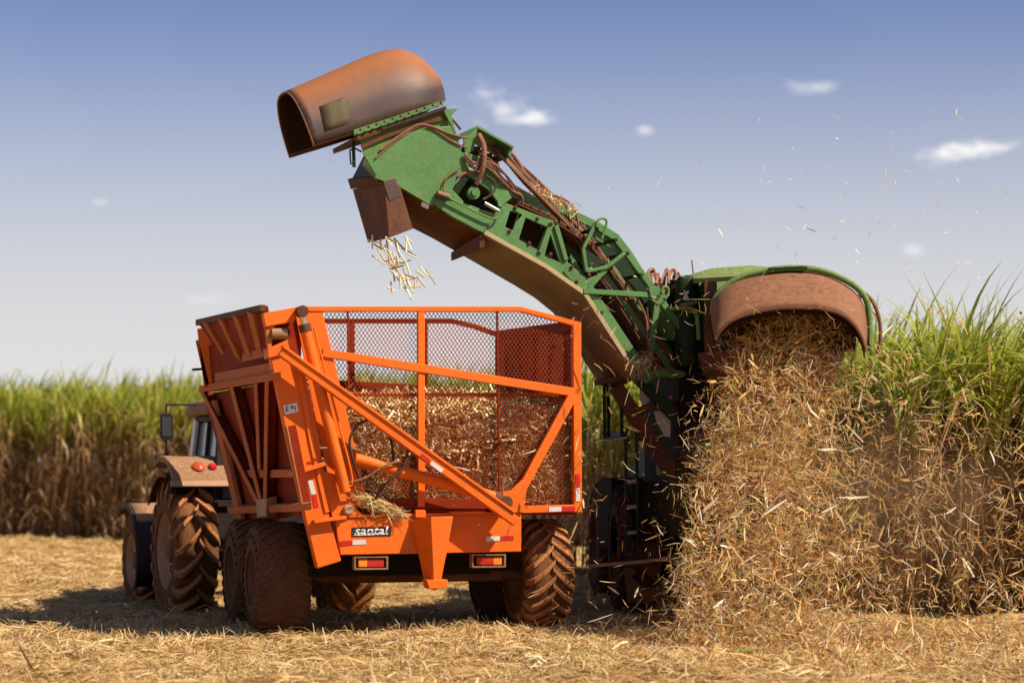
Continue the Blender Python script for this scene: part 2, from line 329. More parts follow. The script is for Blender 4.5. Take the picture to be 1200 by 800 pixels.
def lattice(pl, poly_px, cw=.043, ch=.062, wire=.009, t=.006, k=0.0):
    """expanded-metal diamonds as real strands, cut to the panel outline"""
    right = V((0, 0, 1)).cross(pl.n).normalized(); o = pl.o+pl.n*k
    pts = [pl(x, y, k)-o for x, y in poly_px]; P2 = [(p.dot(right), p.z) for p in pts]
    x0, x1 = min(p[0] for p in P2), max(p[0] for p in P2); z0, z1 = min(p[1] for p in P2), max(p[1] for p in P2)
    m = MB(); nx = int((x1-x0)/(cw/2))+1; nz = int((z1-z0)/(ch/2))+1
    for i in range(nx):
        for j in range(nz):
            xa = x0+i*cw/2; za = z0+j*ch/2
            a, b = ((xa, za), (xa+cw/2, za+ch/2)) if (i+j) % 2 == 0 else ((xa, za+ch/2), (xa+cw/2, za))
            if not inpoly((a[0]+b[0])/2, (a[1]+b[1])/2, P2): continue
            dx, dz = b[0]-a[0], b[1]-a[1]; ll = math.hypot(dx, dz); qx, qz = -dz/ll*wire/2, dx/ll*wire/2
            ps = [o+right*(e[0]+s*qx)+V((0, 0, e[1]+s*qz)) for e, s in ((a, 1), (b, 1), (b, -1), (a, -1))]
            bk = [p-pl.n*t for p in ps]
            m.add(ps+bk, [(0, 1, 2, 3), (7, 6, 5, 4), (0, 4, 5, 1), (3, 2, 6, 7)])
    return m

# ------------------------------------------------------------------ ground
def ground_z(x, y):
    z = -0.21*np.exp(-((x+3.6)/3.2)**2-((y-28.4)/2.4)**2)
    z = z+.03*np.sin(x*1.3+y*.7)+.025*np.sin(x*2.7-y*1.9+1)+.018*np.sin(x*5.1+y*4.3)
    return z+.05*np.exp(-((y-19.0)/1.2)**2)*np.sin(x*.8+.5)
gx = np.concatenate([np.linspace(-900, -40, 16)[:-1], np.linspace(-40, -12, 30)[:-1], np.linspace(-12, 12, 241)[:-1], np.linspace(12, 40, 30)[:-1], np.linspace(40, 900, 16)])
gy = np.concatenate([np.linspace(-60, 12, 20)[:-1], np.linspace(12, 36, 241)[:-1], np.linspace(36, 75, 60)[:-1], np.linspace(75, 1800, 30)])
GX, GY = np.meshgrid(gx, gy); GZ = ground_z(GX, GY)
fade = np.clip((120-np.hypot(GX, GY-25))/60, 0, 1); GZ = GZ*fade
GZ += np.where((abs(GX) < 12) & (GY > 12) & (GY < 36), rng.normal(0, .012, GX.shape), 0)
nx_, ny_ = len(gx), len(gy); idx = np.arange(nx_*ny_).reshape(ny_, nx_)
q = np.stack([idx[:-1, :-1], idx[:-1, 1:], idx[1:, 1:], idx[1:, :-1]], -1).reshape(-1, 4)
m, t, b = new_mat('straw_covered_soil'); n = t.nodes; l = t.links
tcg = n.new('ShaderNodeTexCoord'); cols = []
def gnoise(scale, sx, sy, rot, det=6):
    mpn = n.new('ShaderNodeMapping'); mpn.inputs['Scale'].default_value = (sx, sy, 1); mpn.inputs['Rotation'].default_value = (0, 0, R_(rot)); l.new(tcg.outputs['Object'], mpn.inputs[0])
    no = n.new('ShaderNodeTexNoise'); no.inputs['Scale'].default_value = scale; no.inputs['Detail'].default_value = det; no.inputs['Roughness'].default_value = .65; l.new(mpn.outputs[0], no.inputs['Vector']); return no.outputs['Fac']
a1 = gnoise(6, 1, 7, 15); a2 = gnoise(6, 7, 1, -25); a3 = gnoise(1.1, 1, 1, 0)
mxm = n.new('ShaderNodeMath'); mxm.operation = 'MAXIMUM'; l.new(a1, mxm.inputs[0]); l.new(a2, mxm.inputs[1])
rp = n.new('ShaderNodeValToRGB'); l.new(mxm.outputs[0], rp.inputs[0]); cr = rp.color_ramp
cr.elements[0].position = .40; cr.elements[0].color = (.24, .13, .045, 1); cr.elements[1].position = .72; cr.elements[1].color = (.64, .44, .19, 1)
e = cr.elements.new(.54); e.color = (.46, .29, .11, 1)
soil = n.new('ShaderNodeMix'); soil.data_type = 'RGBA'; l.new(rp.outputs[0], soil.inputs['A']); soil.inputs['B'].default_value = (.22, .105, .045, 1)
mr = n.new('ShaderNodeMapRange'); l.new(a3, mr.inputs['Value']); mr.inputs['From Min'].default_value = .54; mr.inputs['From Max'].default_value = .68; mr.inputs['To Max'].default_value = .55; l.new(mr.outputs[0], soil.inputs['Factor'])
l.new(soil.outputs['Result'], b.inputs['Base Color']); b.inputs['Roughness'].default_value = .9; b.inputs['Specular IOR Level'].default_value = .1
bp = n.new('ShaderNodeBump'); bp.inputs['Strength'].default_value = .8; bp.inputs['Distance'].default_value = .03; l.new(mxm.outputs[0], bp.inputs['Height']); l.new(bp.outputs[0], b.inputs['Normal'])
ground = np_mesh('ground', np.stack([GX, GY, GZ], -1).reshape(-1, 3), q, m, smooth=True)
tag(ground, 'harvested field floor under a mat of dry straw', 'ground', kind='structure')

# ------------------------------------------------------------------ haul trailer
TY = R_(17); TF = V((-math.sin(TY), math.cos(TY), 0)); TRt = V((math.cos(TY), math.sin(TY), 0)); UP = V((0, 0, 1))
TO = P(480, 640, 22.0); TO.z = 0
TR = Plane(TO, -TF); FP = Plane(TO+TF*3.7, -TF)
trailer = empty('haul_trailer', (TO.x, TO.y, 0), 'orange high-lift sugarcane haul trailer with mesh rear panel, seen from behind', 'farm trailer')
# rear beam and its fittings
beam = MB().plate(TR, [[(392, 607), (611, 602), (611, 646), (399, 650)]], .16).build('rear_beam', M['orange'], trailer, .008)
MB().plate(TR, [[(396, 603.5), (612, 599), (612, 602), (396, 606.5)]], .2, .02).build('beam_flange', M['orange'], beam, .004)
g = MB(); g.plate(TR, [[(372, 548), (392, 556), (420, 598), (430, 606), (390, 607)]], .05, .012)
g.build('mast_gusset', M['orange'], trailer, .005)
cpos = TR(408, 597, .02); MB().lathe([(0, .001), (0, .055), (.03, .055), (.045, .04), (.045, .001)], cpos, TR.n, 24).build('pivot_cap', M['rim'], trailer)
leg = MB().loft([TR(505, 605, .26), TR(531, 605, .26), TR(523, 648, .26), TR(517, 680, .26), TR(508, 680, .26)],
                [TR(481, 609, .004), TR(531, 604, .004), TR(523, 650, .004), TR(511, 692, .004), TR(499, 689, .004)]).build('stand_leg', M['orange'], trailer, .006)
ft = MB(); ft.plate(TR, [[(500, 679), (525, 679), (524, 688), (503, 690)]], .2, .3); ft.build('foot_plate', M['orange'], leg, .006)
b_ = MB().plate(TR, [[(487, 597), (499, 597), (499, 606), (487, 606)]], .05, .06).build('latch_lug', M['orange'], trailer, .004)
# lamps
for (x0, y0, order) in ((415, 651.5, 0), (553, 649, 1)):
    hb = MB(); hb.plate(TR, [[(x0, y0), (x0+40, y0-.6), (x0+40, y0+15.5), (x0, y0+16)], [(x0+2.2, y0+2), (x0+2.2, y0+14), (x0+37.8, y0+13.6), (x0+37.8, y0+1.6)]], .10, -.02)
    lh = hb.build('tail_light', M['dustpaint'], trailer, .002)
    MB().plate(TR, [[(x0+1, y0+1), (x0+39, y0+1), (x0+39, y0+15), (x0+1, y0+15)]], .02, -.09).build('lamp_back', M['black'], lh)
    xa = x0+5 if order == 0 else x0+5.5
    s1, s2 = ((xa, xa+10.5), (xa+10.6, xa+30)) if order == 0 else ((xa+19.5, xa+30), (xa, xa+19.4))
    MB().plate(TR, [[(s1[0], y0+3.4), (s1[1], y0+3.2), (s1[1], y0+12.4), (s1[0], y0+12.6)]], .05, -.04).build('amber_lens', M['amber_lens'], lh, .006)
    MB().plate(TR, [[(s2[0], y0+3.4), (s2[1], y0+3.2), (s2[1], y0+12.4), (s2[0], y0+12.6)]], .05, -.04).build('red_lens', M['red_lens'], lh, .006)
# name plate
npl = MB().plate(TR, [[(412.5, 617.5), (458.5, 616.5), (458.5, 627.5), (412.5, 628.5)]], .01, .009).build('name_plate', M['plate_black'], trailer, .002)
c0 = TR(435.2, 621.8, .0125); rr_ = TRt
text_mesh('lettering', 'santal', M['white'], npl, c0, rr_, UP+rr_*.3, .125, 0.0, 1.22, .003, .010)
sw = MB(); sw.plate(TR, [[(413.6, 627), (422, 624.6), (454.6, 624.3), (454.2, 625.9), (422, 627)]], .003, .0125); sw.build('swoosh', M['white'], npl)
# reflective tape
def tape(pl, quads_, k):
    for mt, pts in quads_: MB().plate(pl, [pts], .004, k).build('reflective_tape', mt, trailer)
tape(TR, [(M['red_tape'], [(398, 634), (413, 632.6), (413, 638.2), (399.5, 640)]), (M['white_tape'], [(413.2, 632.6), (429, 631.8), (429, 637.4), (413.2, 638.2)]),
          (M['white_tape'], [(570, 628.6), (586, 627.8), (586, 633), (570, 634)]), (M['red_tape'], [(586.2, 627.8), (602, 627.4), (602, 632.4), (586.2, 633)])], .006)
# the leaning mast at the rear left
ml = MB(); ml.plate(TR, [[(317, 419), (338, 412), (352, 415), (372, 500), (386, 606), (400, 657), (372, 666), (345, 552)]], .14, .03)
mast = ml.build('lift_mast', M['orange'], trailer, .01)
MB().ppath(TR, [(350, 432), (366, 520), (384, 600)], 6, .20, .05).build('mast_flange', M['orange'], mast, .005)
MB().plate(TR, [[(343, 553), (380, 541), (383, 545), (345, 557)]], .26, .12).build('mast_collar', M['orange'], mast, .004)
MB().plate(TR, [[(368, 609), (406, 604), (406, 608), (369, 613)]], .26, .12).build('mast_step', M['orange'], mast, .004)
MB().plate(TR, [[(308, 367), (352, 358.5), (345, 377), (311, 383)]], .10, .05).build('mast_cap', M['orange'], mast, .008)
MB().plate(TR, [[(314, 408), (346, 394), (348, 411), (314, 420)]], .22, .06).build('mast_bracket', M['orange'], mast, .006)
MB().plate(TR, [[(311, 383), (322, 380), (318, 408), (314, 409)]], .08, .02).build('mast_cheek', M['orange_shade_dusty'], mast, .004)
MB().plate(TR, [[(309, 366), (353, 361), (353, 420), (316, 420)]], .03, -.08).build('mast_back', M['red_shade'], mast, .003)
MB().lathe([(0, .001), (0, .055), (.16, .06), (.16, .001)], TR(318, 391, .02), TRt, 20).build('roller', M['dustpaint'], mast)
pl_ = MB().plate(TR, [[(332.2, 475), (348, 471.6), (350, 482), (334.4, 485.6)]], .006, .0365).build('number_plate', M['white'], mast, .002)
text_mesh('digits', 'E 91', M['black_clean'], pl_, TR(341.2, 478.6, .039), TRt+UP*.11, UP, .080, 0, .82, .002, .01)
tape(TR, [(M['white_tape'], [(361, 563), (366, 562), (370.4, 578.4), (365, 579.6)]), (M['red_tape'], [(365.2, 580), (370.6, 578.8), (373.6, 593.6), (368, 595)])], .036)
# upright hydraulic ram, level ram, pipe and hose
def ram(pl, a, b, rod, r, k, name='hydraulic_ram'):
    o = MB().ptube(pl, [a, b], r, k, 0, 20).build(name, M['orange'], trailer, .01)
    MB().ptube(pl, [a, rod], r*.55, k, 0, 16).build('piston_rod', M['chrome'], o)
    MB().lathe([(-.07, .001), (-.07, r*1.02), (.07, r*1.02), (.07, .001)], pl(rod[0], rod[1], k), pl.n, 20).build('ram_eye', M['rust_dark'], o)
    MB().lathe([(-.02, .001), (-.02, r*1.1), (.06, r*1.1), (.06, .001)], pl(a[0], a[1], k), (pl(b[0], b[1], k)-pl(a[0], a[1], k)), 20).build('ram_gland', M['rust_dark'], o)
    return o
ram(TR, (357, 382), (405, 577), (353.5, 365), .058, .12)
o = ram(TR, (585, 584), (415, 537), (592, 588), .062, .10)
MB().ptube(TR, [(368, 384), (372, 400), (398, 500), (413, 562), (404, 570)], .011, .16, 4).build('oil_pipe', M['orange'], trailer)
MB().ptube(TR, [(374, 525), (405, 524), (424, 528)], .010, .13, 4).build('oil_pipe', M['dustpaint'], trailer)
MB().ptube(TR, [(423, 565), (414, 540), (410, 515), (420, 497), (436, 492), (452, 500), (459, 520), (462, 548)], .014, [.1, .14, .16, .17, .17, .16, .14, .1], 6).build('hydraulic_hose', M['hose_black'], trailer)
MB().ptube(TR, [(477, 500), (478, 530), (470, 552), (452, 566), (440, 584)], .014, [.1, .2, .22, .18, .1], 6).build('hydraulic_hose', M['hose_black'], trailer)
MB().ptube(TR, [(405, 566), (428, 560), (450, 546), (470, 541), (462, 556)], .013, [.14, .18, .2, .18, .14], 6).build('hydraulic_hose', M['hose'], trailer)
# diagonal beam across the rear
dg = MB(); dg.pbar(TR, (330, 411), (606, 611), 11.5, .10, .27); d1 = dg.build('diagonal_brace', M['orange'], trailer, .008)
MB().pbar(TR, (332, 405.5), (604, 600), 3.0, .13, .29).build('brace_lip', M['orange'], d1, .004)
tape(TR, [(M['red_tape'], [(494.5, 531), (505, 538.6), (503, 543), (491.4, 534.4)]), (M['white_tape'], [(506.4, 539.6), (520, 549.4), (517.2, 553.6), (503.8, 543.8)])], .277)
# bin
K = -.04
rp_ = MB(); rp_.ppath(TR, [(352, 362), (610, 362), (645, 371), (681, 381)], 6, .07, K)
rp_.pbar(TR, (676.5, 378), (677.5, 600), 9.5, .09, K+.005); rp_.pbar(TR, (494, 365), (494, 594), 8, .06, K-.004)
rp_.pbar(TR, (378, 413), (673, 459.5), 10, .07, K+.012); rp_.pbar(TR, (605, 597), (681, 595), 8.5, .08, K+.004)
rp_.pbar(TR, (672, 463), (608, 580), 10.5, .07, K+.018)
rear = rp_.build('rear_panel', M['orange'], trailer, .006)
MB().plate(TR, [[(589, 576), (600, 574), (612, 562), (617, 572), (614, 600), (592, 600)]], .06, .045).build('corner_gusset', M['orange'], rear, .005)
MB().pbar(TR, (428, 590), (612, 590), 12, .12, -.10).build('bottom_rail', M['red_shade'], rear, .005)
MB().pbar(TR, (398, 462.5), (672, 462.5), 4.5, .04, -.16).build('inner_rail', M['orange'], rear, .004)
MB().plate(TR, [[(346, 366), (378, 365), (397, 445), (432, 592), (392, 592), (372, 500)]], .03, -.05).build('end_sheet', M['orange'], rear, .003)
MB().pbar(TR, (583, 365), (586, 590), 2.0, .03, -.05).build('mesh_stay', M['red_shade'], rear)
MB().pbar(TR, (408, 365), (409, 480), 1.8, .03, -.05).build('mesh_stay', M['red_shade'], rear)
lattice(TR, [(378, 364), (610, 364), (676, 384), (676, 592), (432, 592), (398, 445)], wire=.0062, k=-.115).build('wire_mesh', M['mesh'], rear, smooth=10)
tape(TR, [(M['white_tape'], [(643.4, 594), (658, 593.4), (658, 598.8), (643.4, 599.4)]), (M['red_tape'], [(658.2, 593.4), (674, 593), (674, 598.4), (658.2, 598.8)]),
          (M['red_tape'], [(674.6, 555), (679.4, 555), (679.6, 571), (674.8, 571)]), (M['white_tape'], [(674.8, 571.4), (679.6, 571.4), (679.8, 587), (675, 587)])], K+.012)
fr = MB(); fr.ppath(FP, [(300, 376), (530, 376), (556, 382), (584, 392)], 5.5, .06)
fr.pbar(FP, (413, 378), (413, 560), 6, .05, -.004); fr.pbar(FP, (584, 389), (584, 570), 5, .06, .004); fr.pbar(FP, (500, 378), (500, 560), 3, .05, -.004)
front = fr.build('front_panel', M['red_shade'], trailer, .005)
MB().plate(FP, [[(300, 440), (584, 456), (584, 585), (300, 585)]], .03, -.06).build('front_sheet', M['red_shade'], front)
ra, rb = TR(676, 500, -.1), FP(584, 500, 0)
rd = (rb-ra); rd.z = 0; rd.normalize(); RW = Plane(ra, V((-rd.y, rd.x, 0)) if V((-rd.y, rd.x, 0)).x < 0 else V((rd.y, -rd.x, 0)))
rw = MB()
for (zt0, zt1, h) in ((TR(676, 381, -.1).z, FP(584, 392).z, .10), (1.38, 1.38, .08), (2.2, 2.2, .05)):
    rw.bar((ra.x, ra.y, zt0), (rb.x, rb.y, zt1), .05, h)
for s in np.linspace(.12, .88, 5):
    p = ra.lerp(rb, s); rw.bar((p.x, p.y, 1.35), (p.x, p.y, 3.27), .05, .05)
rwall = rw.build('right_wall', M['red_shade'], trailer, .004)
nr = RW.n; m_ = MB(); lz = [(0, 1.35), (0, 3.2), (rb-ra).length, 3.2, 1.35]
LR = (rb-ra).length; cw, ch = .05, .062
for i in range(int(LR/(cw/2))):
    for j in range(int(1.99/(ch/2))):
        xa = i*cw/2; za = 1.38+j*ch/2
        a, b2 = ((xa, za), (xa+cw/2, za+ch/2)) if (i+j) % 2 == 0 else ((xa, za+ch/2), (xa+cw/2, za))
        pa, pb = ra+rd*a[0], ra+rd*b2[0]; pa = V((pa.x, pa.y, a[1])); pb = V((pb.x, pb.y, b2[1]))
        dd = (pb-pa).normalized(); qq = dd.cross(nr)*.009
        ps = [pa+qq, pb+qq, pb-qq, pa-qq]; bk = [p_-nr*.006 for p_ in ps]
        m_.add(ps+bk, [(0, 1, 2, 3), (7, 6, 5, 4), (0, 4, 5, 1), (3, 2, 6, 7)])
m_.build('wire_mesh', M['red_shade'], rwall, smooth=10)
# left wall: leaning plane with fanned ribs, rails, and a slatted flared lip above
A_, B_ = TR(348, 598), TR(316, 440); C_ = A_+TF*3.7
ln_ = (B_-A_).cross(C_-A_).normalized(); ln_ = ln_ if ln_.y < 0 and ln_.x < 0 or ln_.x < 0 else -ln_
LW = Plane(A_, ln_)
lw = MB(); lw.plate(LW, [[(238, 462), (322, 448), (352, 600), (284, 622), (266, 560)]], .03, -.12)
lwall = lw.build('left_wall', M['red_shade'], trailer, .004)
rl = MB()
rl.plate(LW, [[(233, 452), (318, 437), (318, 446), (233, 460)]], .10, .02)
rl.plate(LW, [[(266, 594), (354, 590), (354, 599), (267, 602)]], .10, .03)
rl.plate(LW, [[(288, 551), (348, 550), (348, 559), (290, 560)]], .06, -.03)
rl.plate(LW, [[(245, 470), (250, 469), (286, 622), (281, 625)]], .05, -.02)
rl.build('side_rail', M['orange_shade_dusty'], lwall, .005)
for a, b2, wpx in (((236, 459), (301, 588), 4.5), ((270, 452), (305, 588), 4.5), ((312, 445), (310, 588), 4.5), ((299, 448), (303, 550), 4), ((334, 500), (352, 590), 4)):
    rb_o = MB().pbar(LW, a, b2, wpx*.75, .10, .0).build('wall_rib', M['red_shade'], lwall, .003); MB().pbar(LW, a, b2, wpx*.8, .014, .015).build('rib_lit_edge', M['orange_shade_dusty'], rb_o, .002)  # light and shade put into the colours: bright rib edge, dark flank
MB().plate(LW, [[(300, 585), (312, 584), (312, 605), (301, 606)]], .12, .06).build('rib_bracket', M['rim'], lwall, .004)
def lw_line(y0r, y0f, inset):      # rear px row / front px row at the same wall, pushed into the bin
    return (TR(316, y0r)+TRt*inset, TR(316, y0r)+TRt*inset+TF*3.6+V((0, 0, 0)))
r1 = MB(); r1.loft([P(264, 418, 25.0), P(318, 406, 21.6), P(318, 417, 21.6), P(264, 428, 25.0)], [P(264, 418, 25.2), P(322, 406, 21.75), P(322, 417, 21.75), P(264, 428, 25.2)])
r1.build('side_rail', M['orange_shade_dusty'], lwall, .004)
r1 = MB(); r1.loft([P(252, 437, 25.0), P(320, 424, 21.55), P(320, 438, 21.55), P(252, 449, 25.0)], [P(254, 437, 25.2), P(324, 424, 21.7), P(324, 438, 21.7), P(254, 449, 25.2)])
r1.build('side_rail', M['orange_shade_dusty'], lwall, .004)
MB().loft(*[[P(x, y, Y) for x, y, Y in q4] for q4 in ([(240, 405, 25.5), (325, 400, 22.0), (330, 445, 22.0), (245, 458, 25.5)], [(250, 405, 25.7), (335, 400, 22.2), (340, 445, 22.2), (255, 458, 25.7)])]).build('recess_sheet', M['red_shade'], lwall)
La, Lb, Lc, Ld = P(232, 378, 25.0), P(308, 361, 21.7), P(316, 407, 21.85), P(263, 424, 25.3)
lip = MB().prism([[La, Lb, Lc, Ld]], V((.05, .02, .03))).build('discharge_lip', M['red_shade'], trailer, .004)
lr = MB(); lr.bar(La, Lb, .06, .07); lr.build('lip_edge', M['rust_dark'], lip, .005)
for s in (.12, .37, .60, .82):
    a = La.lerp(Lb, s+.06); b2 = Ld.lerp(Lc, s+.06); ou = (Lb-La).cross(Ld-La).normalized(); ou = ou if ou.z < 0 else -ou
    MB().bar(a+ou*.035, b2+ou*.035, .15, .05, ou).build('lip_slat', M['orange_shade_dusty'], lip, .006)
fm = MB(); fm.loft([P(x, y, 25.3) for x, y in ((231, 385), (240, 384), (262, 424), (256, 452), (239, 455))], [P(x, y, 25.5) for x, y in ((231, 386), (240, 385), (262, 425), (256, 452), (239, 455))])
fmast = fm.build('front_mast', M['orange'], trailer, .004)
MB().loft([P(x, y, 25.3) for x, y in ((229, 399), (233, 398), (246, 452), (241, 453))], [P(x, y, 25.6) for x, y in ((229, 399), (233, 398), (246, 452), (241, 453))]).build('mast_flange', M['orange_shade_dusty'], fmast, .004)
MB().tube([P(226, 433, 25.1), P(240, 432, 25.4)], .015).build('mast_pin', M['rust_dark'], fmast)
# bin floor, chassis, drawbar, axles
fl = MB(); fl.loft([TR(352, 596, -.12), TR(676, 596, -.12), FP(584, 590), FP(285, 590)], [TR(352, 603, -.12), TR(676, 603, -.12), FP(584, 597), FP(285, 597)])
fl.build('bin_floor', M['red_shade'], trailer)
ch = MB()
for sx in (-.55, .55): ch.box(TO+TRt*sx+TF*2.4+UP*1.0, (TRt, TF, UP), (.06, 2.35, .12))
for sy in (.35, 1.6, 3.0, 4.6): ch.box(TO+TF*sy+UP*.985, (TRt, TF, UP), (1.0, .06, .10))
ch.box(TO+TF*5.4+UP*.85, (TRt, TF, UP), (.08, .8, .08))
ch.build('chassis', M['black'], trailer, .006)
AX0 = TO+TF*.72; W_L, W_R = V((-2.50, 22.52, .60)), V((.285, 23.30, .60))
ax = MB()
for dy in (0, 1.36): ax.tube([W_L+TF*dy, W_R+TF*dy], .065, 14)
for sgn in (W_L, W_R):
    q_ = sgn.lerp((W_L+W_R)/2, .26); ax.loft([q_+TF*-.1+UP*-.05+TRt*-.05, q_+TF*-.1+UP*-.05+TRt*.05, q_+TF*1.46+UP*-.05+TRt*.05, q_+TF*1.46+UP*-.05+TRt*-.05], [q_+TF*.5+UP*.3+TRt*-.05, q_+TF*.5+UP*.3+TRt*.05, q_+TF*.9+UP*.3+TRt*.05, q_+TF*.9+UP*.3+TRt*-.05])
ax.build('axle', M['rust_dark'], trailer)
MB().box(TO+TF*.42+UP*.80, (TRt, TF, UP), (.98, .08, .16)).build('cross_member', M['black'], trailer, .01)
# wheels -----------------------------------------------------------
def make_wheel(name, parent, R, W, rimr, nlug, lugh, tm, rm, lugang=.33, lugw=.032, holes=8, sgn=1, body=None):
    """wheel about local X, outer face towards -X"""
    h = W/2
    rim = MB()
    rim.lathe([(-h*.82, rimr*1.02), (-h*.86, rimr*.98), (-h*.70, rimr*.93), (-h*.45, rimr*.88), (-h*.30, rimr*.62), (-h*.38, rimr*.40), (-h*.62, rimr*.34), (-h*.66, rimr*.26), (-h*.66, .001)], seg=40)
    rim.lathe([(-h*.45, rimr*.88), (h*.7, rimr*.9), (h*.86, rimr)], seg=40)
    rim.lathe([(h*.1, rimr*.9), (h*.1, .001)], seg=40)
    for k in range(holes):
        an = 2*math.pi*k/holes; c = V((-h*.36, math.cos(an)*rimr*.5, math.sin(an)*rimr*.5))
        rim.lathe([(-h*.16, .001), (-h*.16, .022), (.02, .022)], c, (1, 0, 0), 8)
    w_ = rim.build(name, rm, parent, local=True)
    hb = MB(); hb.lathe([(-h*.62, .001), (-h*.62, rimr*.33), (-h*.70, rimr*.30), (-h*.74, rimr*.16), (-h*.74, .001)], seg=24)
    for k in range(holes):
        an = 2*math.pi*(k+.5)/holes; hb.lathe([(-h*.14, .001), (-h*.14, rimr*.10), (.0, rimr*.10)], V((-h*.36, math.cos(an)*rimr*.60, math.sin(an)*rimr*.60)), (1, 0, 0), 10)
    hb.build('wheel_hub', M['rust_dark'], w_, local=True)
    t = MB(); pr = []
    for i in range(25):
        a = math.pi*(i/24)
        x = -math.cos(a); y = math.sin(a)
        pr.append((h*math.copysign(abs(x)**.55, x)*(1 if abs(x) < .9 else .93), rimr+(R-lugh-rimr)*y**.52))
    t.lathe([(-h*.80, rimr*.99)]+pr+[(h*.80, rimr*.99)], seg=64)
    nbody = len(t.f)
    rad = lambda u: rimr+(R-lugh-rimr)*max(0, 1-min(1, abs(u))**(2/.55*1.0))**.26
    for k in range(nlug):
        for side in (-1, 1):
            th0 = 2*math.pi*(k+(.5 if side > 0 else 0))/nlug; vs = []; ns = 7
            for i in range(ns):
                s = i/(ns-1); u = side*(-.06+1.03*s); x = h*u
                th = th0+sgn*lugang*(s**.85); rb_ = min(rad(u), R)
                if s > .9: rb_ = rad(.94)-.035
                rt = (R if s < .8 else R-.02) if s < .9 else rb_+lugh*.9
                dw = lugw*(1+.35*s)
                for (r_, e_) in ((rb_-.03, -dw), (rt, -dw*.72), (rt, dw*.72), (rb_-.03, dw)):
                    aa = th+e_/R; vs.append(V((x, r_*math.cos(aa), r_*math.sin(aa))))
            fs = [(i*4+c, i*4+c+1, i*4+c+5, i*4+c+4) for i in range(ns-1) for c in range(3)]+[(0, 1, 2, 3), (ns*4-1, ns*4-2, ns*4-3, ns*4-4)]
            t.add(vs, fs)
    to_ = t.build('tyre', tm, w_, local=True, bevel=.006)
    if body:
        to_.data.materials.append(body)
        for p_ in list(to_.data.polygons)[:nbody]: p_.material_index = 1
    return w_
tw = make_wheel('wheel', trailer, .60, .60, .29, 26, .010, M['tyre_dark'], M['rim_dark'], .42, .030)
tw.location = W_L-trailer.location; tw.rotation_euler.z = TY
for p in (W_L+TF*1.36, W_R, W_R+TF*1.36):
    c = copy_tree(tw, trailer); c.location = p-trailer.location
# rear right tyre: lighter tread colour and taller lugs
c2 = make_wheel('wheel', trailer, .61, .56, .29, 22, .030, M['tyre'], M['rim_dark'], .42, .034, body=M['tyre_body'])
for o_ in list(trailer.children):
    if o_.name.startswith('wheel') and o_ is not c2 and (o_.location+trailer.location-W_R).length < .1:
        for ch_ in list(o_.children): bpy.data.objects.remove(ch_)
        bpy.data.objects.remove(o_); break
c2.location = W_R-trailer.location; c2.rotation_euler.z = TY

# ------------------------------------------------------------------ cane load in the bin
n_ = 5200
ss = rng.random(n_); tt = rng.random(n_)
def load_top(s, t):   # s: 0 left .. 1 right, t: 0 rear .. 1 front; heaped up away from the rear mesh, higher against it on the right
    k = np.clip(t/.42, 0, 1); k = k*k*(3-2*k)
    return 1.78+.50*np.clip(s, 0, 1)**1.2+(.82-.50*np.clip(s, 0, 1))*k+.05*np.sin(s*9+t*5)-.15*np.clip(t-.6, 0, 1)
bl = np.array(TR(400, 590, -.19)); br = np.array(TR(668, 590, -.19)); fl_ = np.array(FP(330, 590, .05)); frr = np.array(FP(582, 590, .05))
def bin_xy(s, t):
    s = s[..., None]; t = t[..., None]; return (bl*(1-s)+br*s)*(1-t)+(fl_*(1-s)+frr*s)*t
core = []
S_, T_ = np.meshgrid(np.linspace(-.08, 1.0, 28), np.linspace(0.012, 1, 24)); C3 = bin_xy(S_, T_); C3[..., 2] = load_top(S_, T_)-.05+rng.normal(0, .02, S_.shape)
lo = C3.copy(); lo[..., 2] = 1.36
# closed block: top sheet, plus skirts
vtop = C3.reshape(-1, 3); vlow = lo.reshape(-1, 3); ny0, nx0 = S_.shape; ii = np.arange(ny0*nx0).reshape(ny0, nx0); nn = ny0*nx0
qs = [np.stack([ii[:-1, :-1], ii[:-1, 1:], ii[1:, 1:], ii[1:, :-1]], -1).reshape(-1, 4)]
for e_ in (ii[0, :], ii[-1, :], ii[:, 0], ii[:, -1]): qs.append(np.stack([e_[:-1], e_[1:], e_[1:]+nn, e_[:-1]+nn], -1))
pt = np.stack([ss, tt], -1); pos = bin_xy(ss, tt**1.4); pos[:, 2] = load_top(ss, tt**1.4)-rng.random(n_)**2*.08
back = rng.random(n_) < .5                      # billets pressed against the rear mesh
pos[back] = bin_xy(ss[back], rng.random(back.sum())*.025); pos[back, 2] = 1.4+(load_top(ss[back], 0*ss[back])-1.38)*rng.random(back.sum())
dr = rng.normal(size=(n_, 3)); dr[:, 2] *= .55; dr[back] = (dr[back, :1]*np.array(TRt)+dr[back, 1:2]*np.array([0, 0, .7])+rng.normal(0, .04, (back.sum(), 3)))
v1, q1, i1 = sticks(pos, dr, rng.uniform(.12, .34, n_), rng.uniform(.010, .019, n_), 6); t1 = np.clip(rng.beta(2.1, 1.8, n_), 0, 1)[i1]
n2_ = 9000; s2 = rng.uniform(-.06, 1, n2_); t2 = rng.random(n2_)**1.5; p2 = bin_xy(s2, t2); p2[:, 2] = load_top(s2, t2)+rng.uniform(-.05, .05, n2_)
bk2 = rng.random(n2_) < .55; p2[bk2] = bin_xy(s2[bk2], rng.random(bk2.sum())*.02-.005); p2[bk2, 2] = 1.38+(load_top(s2[bk2], 0*s2[bk2])-1.38)*rng.random(bk2.sum())
